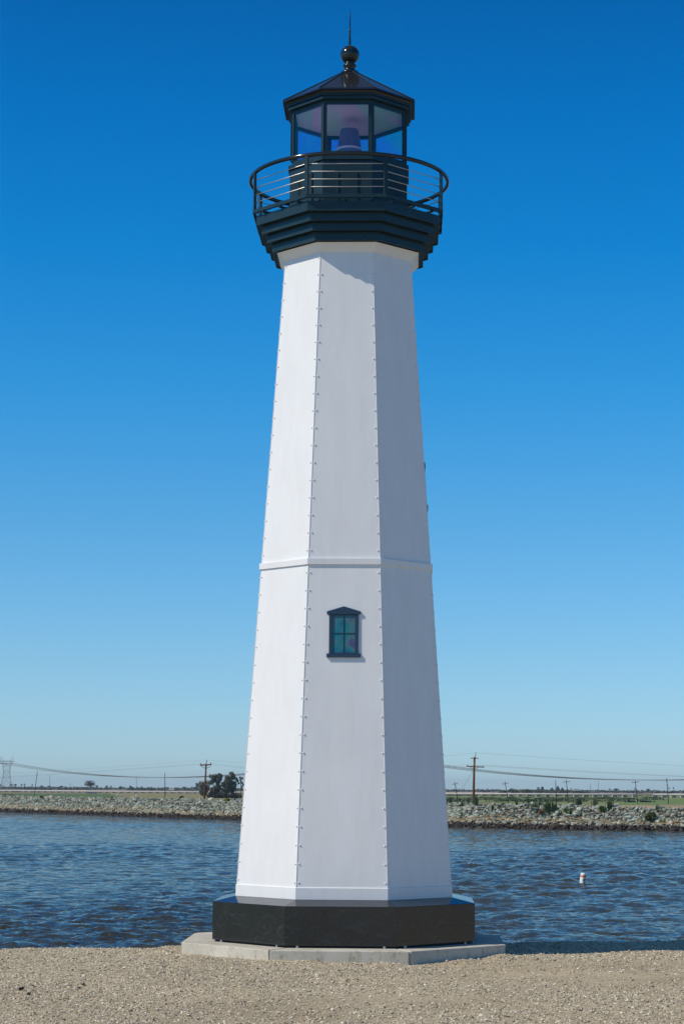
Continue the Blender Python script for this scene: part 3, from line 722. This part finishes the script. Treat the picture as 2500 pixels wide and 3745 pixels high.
for px, y1, y0, lab in ((183, 2836, 2874, 'leftmost slender steel mast on the far plain'), (499.4, 2841, 2879, 'slender steel mast standing left of the white far buildings'),
                        (257, 2862, 2878, 'faint short steel mast left of the large round tree'), (2156.8, 2863, 2889, 'left of the two slender masts beyond the right field'), (2186, 2858, 2889, 'right and taller of the two slender masts beyond the right field')):
    b = at(px, y0, 3000); t = at(px, y1, 3000); o = MB().tube([(0, 0, -3), t-b], [.42, .32], 6).build('steel_mast', galv); o.location = b
    tag(o, lab, 'mast', 'slender masts on the plain')

def wire(name, pts, r, lab, grp='power lines', n=40, m=cable_m):
    """pts: list of end points; each span sags by the third entry"""
    out = []
    for (a, b, s) in pts:
        a, b = Vector(a), Vector(b)
        for k in range(n+1):
            u = k/n; q = a.lerp(b, u); q.z -= 4*s*u*(1-u); out.append(q)
    o = MB().tube(out, r, 4).build(name, m); tag(o, lab, 'cable', grp); return o
# lattice pylons
def pylon(px, ytop, ybase, Y, lab):
    b = at(px, ybase, Y); t = at(px, ytop, Y); H = t.z-FZ
    o = empty('lattice_pylon', (b.x, Y, FZ)); tag(o, lab, 'pylon', 'lattice pylons carrying the high voltage line')
    w0, w1, w2 = .17*H, .095*H, .14*H
    lv = [(0, .19*H), (.2*H, .135*H), (.38*H, .105*H), (.55*H, .09*H), (.7*H, .105*H), (.84*H, .14*H)]
    leg_r = .16
    for sx in (-1, 1):
        for sy in (-1, 1):
            MB().tube([(sx*w_, sy*w_*.55, z) for z, w_ in lv], leg_r, 4).build('leg', galv, o)
            MB().box((sx*.19*H, sy*.19*H*.55, .1), (.9, .9, 1.3)).build('footing', conc2, o)
    m_ = MB()
    for (z0, a0), (z1, a1) in zip(lv[:-1], lv[1:]):
        for sy in (-1, 1):
            m_.tube([(-a0, sy*a0*.55, z0), (a1, sy*a1*.55, z1)], .1, 4); m_.tube([(a0, sy*a0*.55, z0), (-a1, sy*a1*.55, z1)], .1, 4)
            m_.tube([(-a1, sy*a1*.55, z1), (a1, sy*a1*.55, z1)], .1, 4)
            zm = (z0+z1)/2; am = (a0+a1)/2
            m_.tube([(-am, sy*am*.55, zm), (0, sy*am*.5, z0)], .08, 4); m_.tube([(am, sy*am*.55, zm), (0, sy*am*.5, z0)], .08, 4)
        for sx in (-1, 1):
            m_.tube([(sx*a0, -a0*.55, z0), (sx*a1, a1*.55, z1)], .1, 4)
    m_.build('bracing', galv, o)
    m_ = MB()
    for sy in (-.5, .5):
        for z in (.82*H, .87*H): m_.tube([(-.20*H, sy*3, z if z > .85*H else z+.02*H), (.20*H, sy*3, z if z > .85*H else z+.02*H)], .17, 4)
        xs_ = np.linspace(-.19, .19, 13)*H
        for i in range(12): m_.tube([(xs_[i], sy*3, (.84 if i % 2 else .87)*H), (xs_[i+1], sy*3, (.87 if i % 2 else .84)*H)], .1, 4)
    m_.build('bridge_arm', galv, o)
    for s in (-1, 1):
        m_ = MB().tube([(s*.17*H, 0, H), (s*.185*H, 0, .87*H)], .14, 4).tube([(s*.17*H, 0, H), (s*.09*H, 0, .87*H)], .14, 4).tube([(s*.172*H, 0, .95*H), (s*.135*H, 0, .87*H)], .1, 4)
        m_.build('peak', galv, o)
    return o, Vector((b.x, Y, FZ)), H
PA, pa, HA = pylon(23, 2766, 2897, 2600, 'blue grey steel lattice pylon at the far left beyond the pipeline')
PB, pb, HB = pylon(1385, 2732, 2900, 2050, 'steel lattice pylon standing behind the lighthouse')
PC, pc, HC = pylon(3350, 2745, 2905, 1900, 'steel lattice pylon beyond the right edge')
for i, s in enumerate((-.19, 0, .19)):
    lab = ('near', 'middle', 'far')[i]+' conductor of the high voltage line sagging between the lattice pylons'
    zA, zB, zC = .80, .80, .80
    a = pa+Vector((s*HA, 0, HA*.84-1.5)); b = pb+Vector((s*HB, 0, HB*.84-1.5)); c_ = pc+Vector((s*HC, 0, HC*.84-1.5))
    wire('power_line', [(a+Vector((-900, 350, 8)), a, 12), (a, b, 19.5), (b, c_, 21.)], .24, lab)
    # jumper loops
# thin distribution wires
Lc = lb+ld*.97; Rc = rb+rd*.80; Rt_ = rb+rd*.97
for i, (lx_, rx_) in enumerate(((-1.1, -1.1), (1.1, 1.3))):
    wire('overhead_wire', [(Lc+Vector((lx_-340, 520, 1)), Lc+Vector((lx_, -.2, .3)), 5), (Lc+Vector((lx_, -.2, .3)), Rc+Vector((rx_, -.15, .2)), 1.2), (Rc+Vector((rx_, -.15, .2)), Rc+Vector((rx_+140, 120, -.4)), 1.5)], .010,
         ('left', 'right')[i]+' thin wire strung between the crossarms of the two tall reddish poles', 'thin overhead wires')
wire('overhead_wire', [(Lc+Vector((-340, 520, 3)), lb+ld+Vector((.15, 0, .8)), 5), (lb+ld+Vector((.15, 0, .8)), rb+rd+Vector((.17, 0, .6)), 1.2), (rb+rd+Vector((.17, 0, .6)), Rc+Vector((140, 120, 1.2)), 1.5)], .009, 'thin wire strung over the tops of the two tall reddish poles', 'thin overhead wires')
gw = wire('guy_wire', [(rb+rd*.74, at(1684, 2893, 325), 0)], .018, 'thin guy wire slanting down left from the tall pole beside the lighthouse', None, 2)

# ================================================================== PIPELINE
def pipeline(pxa, ya, Ya, pxb, yb, Yb, lab):
    a, b = at(pxa, ya, Ya), at(pxb, yb, Yb); Ln = (b-a).length; d = (b-a).normalized()
    o = empty('pipeline', (a.x, a.y, FZ)); tag(o, lab, 'pipeline', 'raised pipelines across the fields')
    mid = lambda t: a+d*t-Vector((a.x, a.y, FZ))
    side = Vector((-d.y, d.x, 0)).normalized()
    for k in (-1, 1):
        MB().tube([mid(0)+side*k*1.3, mid(Ln)+side*k*1.3], .82, 10).build('pipe', pipe_m, o, smooth=True)
    n_ = min(90, int(Ln/11)); m_ = None
    for k in range(n_+1):
        q = mid(Ln*k/n_); h = q.z
        bx = MB().box((0, 0, -h/2-.45), (.55, 2.6, max(.3, h/2-.4)), Matrix.Rotation(math.atan2(d.y, d.x), 3, 'Z'))
        if m_ is None or abs(hz-h) > .3: m_ = bx.build('support', conc2, o); hz = h; x_ = m_
        else: x_ = m_.copy(); C.objects.link(x_); x_.parent = o
        x_.location = q
    return o
pipeline(-420, 2887.5, 2500, 1180, 2900.5, 2050, 'long pale raised pipeline on low piers left of the lighthouse')
pipeline(1181, 2900.5, 2050, 2318, 2905, 1750, 'long pale raised pipeline on low piers right of the lighthouse')
pipeline(2392, 2905.3, 1750, 2900, 2907, 1620, 'short stretch of raised pipeline at the far right beyond the gap')

# ================================================================== VEGETATION
def leafcloud(n_, cen, rad, leaf, col, tonevar=.35, seed=0, shell=.55):
    """random leaf quads in a union of ellipsoids. cen (k,3), rad (k,3)"""
    g_ = np.random.default_rng(seed); cen = np.asarray(cen, float); rad = np.asarray(rad, float)
    wgt = rad.prod(1)**.67; k = g_.choice(len(cen), n_, p=wgt/wgt.sum())
    v_ = g_.normal(size=(n_, 3)); v_ /= np.linalg.norm(v_, axis=1)[:, None]
    rr = g_.uniform(shell, 1.08, n_)[:, None]; P0 = cen[k]+v_*rad[k]*rr
    ax = g_.normal(size=(n_, 3)); ax /= np.linalg.norm(ax, axis=1)[:, None]
    bx = np.cross(ax, g_.normal(size=(n_, 3))); bx /= np.linalg.norm(bx, axis=1)[:, None]
    s_ = leaf*g_.uniform(.6, 1.4, n_)[:, None]
    q = np.stack([P0-ax*s_-bx*s_*.45, P0+ax*s_-bx*s_*.45, P0+ax*s_+bx*s_*.45, P0-ax*s_+bx*s_*.45], 1).reshape(-1, 3)
    tone_ = np.clip(g_.normal(1, tonevar, n_), .35, 1.9)*(.85+.3*g_.random(len(cen))[k])
    cc = np.asarray(col)[None]*tone_[:, None]; cc[:, 0] *= g_.uniform(.85, 1.25, n_)
    return q, np.arange(4*n_).reshape(-1, 4), np.repeat(cc, 4, 0)
def tree(px, ybase, Y, w, h, col, label, group, n_=500, style='round', seed=1, leaf=None, cat='tree'):
    b = at(px, ybase, Y); s_ = Y/F_PX; W, Hh_ = w*s_, h*s_
    z0 = FZ if abs(b.z-FZ) < 4 and Y > 1000 else b.z
    Hh_ += b.z-z0
    o = empty('tree', (b.x, Y, z0)); tag(o, label, cat, group)
    g_ = random.Random(seed)
    cen, rad = [], []
    if style == 'round':
        for k in range(9):
            a = g_.uniform(0, 6.28); r_ = g_.uniform(.1, .62)*W/2
            cen.append((r_*math.cos(a), r_*math.sin(a), Hh_*g_.uniform(.35, .8))); q = g_.uniform(.18, .3)
            rad.append((W*q, W*q, Hh_*q*.85))
    elif style == 'tall':
        for k in range(20):
            z = Hh_*g_.uniform(.08, .95); sp_ = W/2*(.9 if z < .75*Hh_ else .5)
            cen.append((g_.uniform(-sp_, sp_)*.8, g_.uniform(-sp_, sp_)*.8, z)); rad.append((W*g_.uniform(.12, .26), W*.2, Hh_*g_.uniform(.05, .12)))
    elif style == 'sparse':
        for k in range(9):
            z = Hh_*g_.uniform(.45, 1.); cen.append((g_.uniform(-.5, .5)*W*.8, g_.uniform(-.3, .3)*W, z)); rad.append((W*.11, W*.1, Hh_*.05))
    q, f_, c_ = leafcloud(n_, cen, rad, leaf or max(W, Hh_)*.045, col, seed=seed)
    npmesh('crown', q, f_, leaf_m, o, c_)
    tr = MB().tube([(0, 0, -.3), (W*.02, 0, Hh_*.35), (-W*.03, 0, Hh_*.85)], [Hh_*.022, Hh_*.016, Hh_*.006], 6)
    for k in range(0, len(cen), 1 if style != 'round' else 2):
        cz = cen[k][2]; tr.tube([(0, 0, max(.15*Hh_, cz-.25*Hh_)), (cen[k][0]*.5, cen[k][1]*.5, cz-.08*Hh_), cen[k]], [Hh_*.01, Hh_*.007, Hh_*.003], 5)
    tr.build('trunk', bark, o)
    return o
EUC = (.14, .155, .11)
# eucalyptus grove at left of the tower
for i, (px, w_, h_, st_, n_, lab) in enumerate([
        (748, 34, 62, 'round', 1500, 'broad low dark tree at the left end of the eucalyptus grove'),
        (783, 40, 84, 'tall', 2400, 'full eucalyptus just right of the reddish utility pole'),
        (801, 24, 86, 'tall', 1500, 'narrow dark eucalyptus in the middle of the grove'),
        (823, 36, 86, 'tall', 2100, 'wide spreading eucalyptus near the centre right of the grove'),
        (846, 26, 97, 'tall', 1700, 'tallest eucalyptus of the grove with a leaning feathery top'),
        (862, 22, 84, 'sparse', 420, 'sparse bare-limbed tree right of the tallest eucalyptus'),
        (880, 18, 76, 'sparse', 380, 'thin bare-limbed tree touching the edge of the lighthouse')]):
    tree(px, 2920, 1180+i*6, w_*1.3, h_, EUC, lab, 'eucalyptus grove left of the lighthouse', int(n_*1.5), st_, 30+i, leaf=.33)
for i, (px, w_, h_, lab) in enumerate([(795, 60, 16, 'dark low hedge at the foot of the eucalyptus grove'), (850, 50, 14, 'second dark low hedge at the foot of the grove, beside the lighthouse')]):
    b = at(px, 2921, 1170); q, f_, c_ = leafcloud(900, [(k*1.9-3.8, 0, 1.1) for k in range(5)], [(1.6, 1.5, 1.9)]*5, .4, (.04, .048, .036), seed=90+i)
    o = npmesh('bush', q, f_, leaf_m, None, c_); o.location = b; tag(o, lab, 'bush', 'hedges under the grove')
FAR = (.045, .07, .045)
far = [(331, 2880, 44, 28, 'large round dark tree clump on the left horizon'), (355, 2882, 14, 12, 'smaller bush against the right foot of the large round tree'),
       (80, 2875, 9, 11, 'left tree of the upright pair beside the lattice pylon'), (91, 2875, 9, 11, 'right tree of the upright pair beside the lattice pylon'),
       (56, 2875, 16, 9, 'low tree just right of the lattice pylon'), (42, 2876, 14, 10, 'low tree at the right leg of the lattice pylon'), (2, 2876, 14, 9, 'low tree at the left picture edge'),
       (119, 2876, 10, 10, 'small tree left of the dark leaning pole'), (153, 2880, 13, 9, 'small round tree just right of the dark leaning pole'), (181, 2880, 15, 9, 'low round tree below the leftmost mast'),
       (226, 2880, 18, 7, 'low wide tree between the leftmost mast and the large round tree'), (391, 2883, 15, 13, 'left tree of the pair right of the large round tree'), (407, 2883, 9, 12, 'right tree of the pair right of the large round tree'),
       (442, 2883, 20, 9, 'low flat tree clump left of the slender mast'), (478, 2883, 16, 11, 'dome-shaped far tree left of the slender mast'), (503, 2883, 12, 7, 'small bush at the foot of the slender mast'),
       (518, 2883, 9, 11, 'upright far tree just right of the slender mast'), (547, 2883, 6, 8, 'left of the two tiny upright trees'), (554, 2883, 6, 8, 'right of the two tiny upright trees'),
       (676, 2885, 20, 10, 'dark dome-shaped tree right of the white far buildings'), (701, 2886, 8, 11, 'small upright tree left of the grove'), (721, 2888, 14, 28, 'feathery blue-grey tall tree left of the grove'), (712, 2888, 24, 14, 'low blue-grey trees at the foot of the feathery tree'),
       (1649, 2893, 12, 10, 'small round dark tree right beside the lighthouse'), (1968, 2891, 15, 15, 'left tree of the blue-grey far group right of the lighthouse'), (1982, 2891, 13, 18, 'mushroom-shaped blue-grey far tree'),
       (2018, 2892, 20, 16, 'wide blue-grey far tree left of the bare post'), (2038, 2892, 14, 20, 'taller blue-grey far tree behind the bare post'), (2055, 2892, 14, 15, 'blue-grey far tree right of the bare post'),
       (2087, 2889, 5, 9, 'tiny palm-like tree on the right horizon'), (2228, 2891, 12, 9, 'small far tree left of the leaning pole on the right horizon'), (2252, 2892, 22, 10, 'low wide far tree left of the leaning pole'),
       (2320, 2892, 11, 11, 'far tree behind the top of the leaning crossarm pole'), (2368, 2892, 15, 9, 'dark low far tree right of the leaning crossarm pole'), (2444, 2889, 5, 11, 'left of two tall palms near the right edge'), (2461, 2888, 6, 12, 'right of two tall palms near the right edge')]
for i, (px, yb, w_, h_, lab) in enumerate(far):
    Y = 4200 if px > 1000 else 4400
    if px in (331, 355): Y = 3600
    tree(px, yb+1, Y, w_, h_, FAR if i % 3 else (.055, .075, .05), lab, 'far trees on the plain', 420 if w_ > 12 else 260, 'round', 100+i)
# mid shrubs along the pipeline, right
mids = [(1835, 2901, 40, 13), (1878, 2901, 46, 18), (1925, 2901, 50, 17), (1968, 2901, 36, 12), (2012, 2902, 50, 11), (2060, 2902, 40, 10), (2110, 2902, 44, 12), (2142, 2902, 30, 10), (2400, 2900, 30, 6), (2450, 2900, 36, 6)]
mlab = ['leftmost', 'second', 'third', 'fourth', 'fifth', 'sixth', 'seventh', 'eighth', 'ninth', 'rightmost']
for i, (px, yb, w_, h_) in enumerate(mids):
    tree(px, yb, 2300, w_, h_, (.075, .10, .045), mlab[i]+' of the green willow thickets behind the right pipeline', 'willow thickets behind the pipeline', 600, 'round', 200+i, cat='thicket')
# far wood line that reads as one mass
cen, rad, zl = [], [], 0
g_ = np.random.default_rng(44)
for k in range(420):
    px = g_.uniform(-300, 2800); Y = g_.uniform(3900, 6500); p_ = at(px, 2887, Y); h = g_.uniform(3, 6)
    cen.append((p_.x, Y, FZ+h*.45)); rad.append((g_.uniform(12, 45), 10, h*.6))
q, f_, c_ = leafcloud(16000, cen, rad, 2.2, (.05, .07, .045), seed=5)
o = npmesh('tree_line', q, f_, leaf_m, None, c_); tag(o, 'low blue-grey line of far woods along the horizon', 'woods', kind='stuff')
# scrub strips in the marsh field
cen, rad = [], []
for k in range(150):
    px = g_.uniform(1600, 2420); py = g_.choice([2911, 2921, 2926, 2932], p=[.2, .3, .25, .25])+g_.normal(0, 1); p_ = atz(px, py, FZ)
    cen.append((p_.x, p_.y, FZ+.3)); rad.append((g_.uniform(2, 7), 2, g_.uniform(.4, 1.1)))
q, f_, c_ = leafcloud(9000, cen, rad, .5, (.07, .10, .045), seed=6)
o = npmesh('field_scrub', q, f_, leaf_m, None, c_); tag(o, 'patchy green scrub and reeds over the flat right field', 'scrub', kind='stuff')

# plants on the rocks
def bank_pt(px, py):      # a point on the rock slope under this pixel
    best = None
    for off in np.arange(-.3, 6, .1):
        for i in range(len(ss)):
            pass
    return best
Wx, Wy, Wz = lx, ly, lz
def slope_at(px, py):
    for off in np.arange(.2, 7., .12):
        z = WZ-.1+(4.3 and (Wz-.25-WZ+.1))*min(off, 4.3)/4.3
        X_ = Wx+nx*off; Y_ = Wy+ny*off
        ax = X_/Y_
        tgt = at(px, py, 100.); t_ = tgt.x/100.
        i = int(np.argmin(np.abs(ax-t_)+(Y_ < 50)*9))
        zr = at(px, py, float(Y_[i])).z
        if zr <= z[i]+.02 or off > 6.8: return Vector((t_*Y_[i], Y_[i], float(z[i])+.1))
def reeds(px, pyb, w_, h_, n_, col, label, spread=.35, seed=0):
    b = slope_at(px, pyb); s_ = b.y/F_PX; W, Hh_ = w_*s_, h_*s_; g_ = np.random.default_rng(seed)
    P, cc = [], []
    for k in range(n_):
        x, y_ = g_.normal(0, W*.28), g_.normal(0, .3); hh_ = Hh_*g_.uniform(.5, 1.05); lean = g_.normal(0, spread*.35)*hh_; t_ = .03+.02*g_.random()
        a = g_.uniform(0, 3.14); dx, dy = t_*math.cos(a)+.012, t_*math.sin(a)
        P += [(x-dx, y_-dy, -.2), (x+dx, y_+dy, -.2), (x+lean*.5+dx, y_+dy, hh_*.6), (x+lean*.5-dx, y_-dy, hh_*.6), (x+lean+.004, y_, hh_), (x+lean-.004, y_, hh_)]
        c_ = np.array(col)*g_.uniform(.6, 1.4); cc += [c_]*6
    T = np.array([(0, 1, 2, 3), (3, 2, 4, 5)]); o = npmesh('reed_clump', np.array(P), (T[None]+6*np.arange(n_)[:, None, None]).reshape(-1, 4), leaf_m, None, np.array(cc))
    o.location = b; tag(o, label, 'reeds', 'reed clumps on the far bank'); return o
GR = (.07, .115, .045)
for i, (px, py, w_, h_, n_, lab) in enumerate([
        (1641, 2944, 18, 22, 60, 'reed clump touching the right side of the lighthouse'), (1688, 2950, 10, 20, 18, 'small sparse reeds low left of the tall reddish pole'),
        (1713, 2942, 9, 20, 16, 'thin reeds just left of the tall reddish pole'), (1739, 2944, 15, 34, 46, 'tall reeds just right of the tall reddish pole'),
        (1800, 2962, 12, 18, 12, 'faint sparse reeds low on the rocks right of the tall pole'),
        (1886, 2952, 10, 27, 22, 'dark narrow reeds below the pole leaning left'), (1912, 2948, 7, 18, 10, 'tiny reed tuft left of the tall narrow reeds'),
        (1928, 2945, 12, 36, 24, 'tall narrow reeds with a pointed top left of the white ball'), (1952, 2966, 22, 34, 46, 'broad reeds right below the white ball'),
        (1975, 2960, 16, 28, 30, 'reeds between the broad clump and the tallest clump'), (2003, 2976, 34, 50, 110, 'largest and tallest reed clump on the right bank'),
        (2028, 2968, 18, 36, 34, 'reed clump at the foot of the thin bare post'), (2115, 2950, 22, 32, 60, 'fan-shaped reed clump right of the second crossarm pole'),
        (2176, 2950, 20, 30, 60, 'fan-shaped reed clump left of the round green bush'), (2229, 2958, 22, 32, 60, 'bluish fan-shaped reed clump right of the round green bush'),
        (2403, 2962, 12, 20, 14, 'sparse reed tuft at the far right above the round olive bush'), (1822, 2968, 20, 16, 18, 'pale low reeds among the rocks in the middle of the right bank')]):
    reeds(px, py, w_, h_, n_, GR if i % 3 else (.06, .10, .055), lab, .2, 300+i)
def bush(px, py, w_, h_, col, lab, n_=500, leaf=.12, seed=0, name='bush', cat='bush'):
    b = slope_at(px, py); s_ = b.y/F_PX; W, Hh_ = w_*s_, h_*s_; g_ = random.Random(seed)
    cen = [(g_.uniform(-.3, .3)*W, g_.uniform(-.2, .2)*W, Hh_*g_.uniform(.2, .6)) for _ in range(7)]; rad = [(W*.22, W*.2, Hh_*.32)]*7
    q, f_, c_ = leafcloud(n_, cen, rad, leaf, col, seed=seed, shell=.3)
    o = npmesh(name, q, f_, leaf_m, None, c_); o.location = b; tag(o, lab, cat, 'bushes on the far bank'); return o
bush(665, 2930, 17, 18, (.07, .10, .045), 'dark green bush on the crest left of the tall reddish pole', seed=1)
bush(835, 2936, 30, 17, (.25, .27, .05), 'yellow-green bush on the rocks below the eucalyptus grove', 700, seed=2)
bush(2203, 2968, 26, 17, (.10, .17, .04), 'round bright green bush on the rocks of the right bank', 600, seed=3)
bush(2374, 3003, 44, 34, (.10, .13, .04), 'large olive bush low on the rocks at the far right', 1100, seed=4)
bush(2078, 2978, 40, 18, (.10, .14, .05), 'low spreading green bush left of the fan-shaped reeds', 700, seed=5)
bush(1975, 2981, 27, 20, (.30, .19, .10), 'dry brown bush on the rocks beside the largest reed clump', 700, seed=6)
bush(2256, 2972, 10, 12, (.30, .19, .12), 'small reddish dry tuft on the rocks at the right', 120, seed=7)
bush(408, 2924, 14, 9, (.35, .28, .12), 'small straw-coloured tuft on the left crest', 150, seed=8)
bush(152, 2920, 14, 8, (.05, .06, .035), 'small dark tuft on the left crest right of the leaning pole', 160, seed=9)
for px, py, r_, lab in ((1944, 2936, .14, 'white ball lying on the rocks among the reeds'), (2255, 2943, .16, 'pale rounded boulder on the crest at the far right')):
    b = at(px, py, 268 if px < 2000 else 254)
    o = rocks(np.array([[0, 0, 0.]]), np.array([r_ if px < 2000 else .3]), np.array([(.75, .75, .73)]), 'boulder', rock_m, .9); o.location = b
    tag(o, lab, 'boulder')
# dark bales in the mown field
prev = None
for k, px in enumerate((2284, 2295, 2301, 2309, 2315, 2319, 2340, 2347, 2352, 2357, 2361, 2366, 2371, 2376, 2390)):
    b = atz(px, 2934.5, FZ+.2)
    if prev is None: prev = o = MB().tube([(-.45, 0, .42), (-.4, 0, .42), (.4, 0, .42), (.45, 0, .42)], [.38, .44, .44, .38], 12).build('hay_bale', black_m)
    else: o = prev.copy(); C.objects.link(o)
    o.location = (b.x, b.y, FZ+.2); o.rotation_euler = (0, 0, rnd.uniform(-.6, .6)); s = rnd.uniform(.85, 1.15); o.scale = (s, s, s*(1.5 if k in (1, 3) else 1))
    tag(o, ('tall black bale, one of the two tallest in the left part of the row' if k in (1, 3) else 'low black bale in the left part of the row, left of the leaning pole' if k < 6
            else 'lone low black bale at the right end of the row' if k == 14 else 'low black bale in the right part of the row, right of the leaning pole'), 'bale', 'black bales in the green field')
# small buildings
def house(px, py, Y, w_, h_, m_, lab, roof_m=None, gable=True):
    b = at(px, py, Y); s_ = Y/F_PX; W, Hh_ = w_*s_/2, h_*s_
    o = empty('farm_building', (b.x, Y, b.z)); tag(o, lab, 'building', 'small buildings on the plain')
    MB().box((0, 0, Hh_*.35-1), (W, W*.6, Hh_*.35+1)).build('wall', m_, o)
    e = W*1.05; f2 = W*.66; z = Hh_*.7; t_ = Hh_
    MB().add([(-e, -f2, z), (e, -f2, z), (e, f2, z), (-e, f2, z), (-e, 0, t_), (e, 0, t_)], [(0, 1, 5, 4), (2, 3, 4, 5), (0, 4, 3), (1, 2, 5), (3, 2, 1, 0)]).build('roof', roof_m or m_, o)
    MB().box((0, -W*.6-.05, Hh_*.22), (W*.18, .06, Hh_*.22)).build('door', greyshed, o)
house(622, 2884.5, 3300, 7, 8, shed_m, 'left of the two bright white farm buildings on the far plain')
house(632, 2884.5, 3320, 9, 6, shed_m, 'right and lower of the two bright white farm buildings on the far plain')
house(2168, 2901, 1900, 9, 8, greyshed, 'square grey shed behind the right pipeline')
house(338, 2901.5, 1950, 34, 6, greyshed, 'low dark shed under the pipeline left of the lighthouse')
house(60, 2898, 2300, 20, 6, greyshed, 'low dark shed beside the lattice pylon')
house(427, 2908.5, 1400, 5, 3.5, shed_m, 'tiny white shed in the pasture on the left')
house(498, 2912.5, 1250, 5, 5, shed_m, 'tiny white hut in the pasture right of the other white shed')
house(2340, 2890, 3600, 4, 4, shed_m, 'tiny pale hut on the right horizon')
house(2105, 2887, 4000, 26, 3, shed_m, 'long low pale building on the right horizon')
for px, py, w_, lab in ((38, 2911, 20, 'dark brown timber frame lying on the left crest'), (18, 2910, 12, 'smaller dark timber pile at the left end of the crest')):
    b = at(px, py, 432); s_ = 432/F_PX*w_/2
    MBt = MB(); MBt.tube([(-s_, 0, .1), (s_, 0, .2)], .06, 5); MBt.tube([(-s_*.8, .4, 0), (-s_*.7, .4, .35)], .05, 5); MBt.tube([(s_*.8, .3, 0), (s_*.75, .2, .4)], .05, 5); MBt.tube([(-s_, .3, .34), (s_, .1, .38)], .05, 5)
    o = MBt.build('timber_pile', greywood); o.location = b; tag(o, lab, 'timber')

# ================================================================== HAZE
hz_ = bpy.data.materials.new('haze'); hz_.use_nodes = True; t = hz_.node_tree; t.nodes.clear()
pv = t.nodes.new('ShaderNodeVolumePrincipled'); pv.inputs['Density'].default_value = 4.5e-5; pv.inputs['Color'].default_value = (.72, .83, .95, 1); pv.inputs['Anisotropy'].default_value = .2
ou = t.nodes.new('ShaderNodeOutputMaterial'); t.links.new(pv.outputs[0], ou.inputs['Volume'])
hb = MB().box((0, 7000, 28), (9500, 7200, 35)).build('haze', hz_); tag(hb, 'thin blue haze over the far plain', 'haze', kind='stuff')
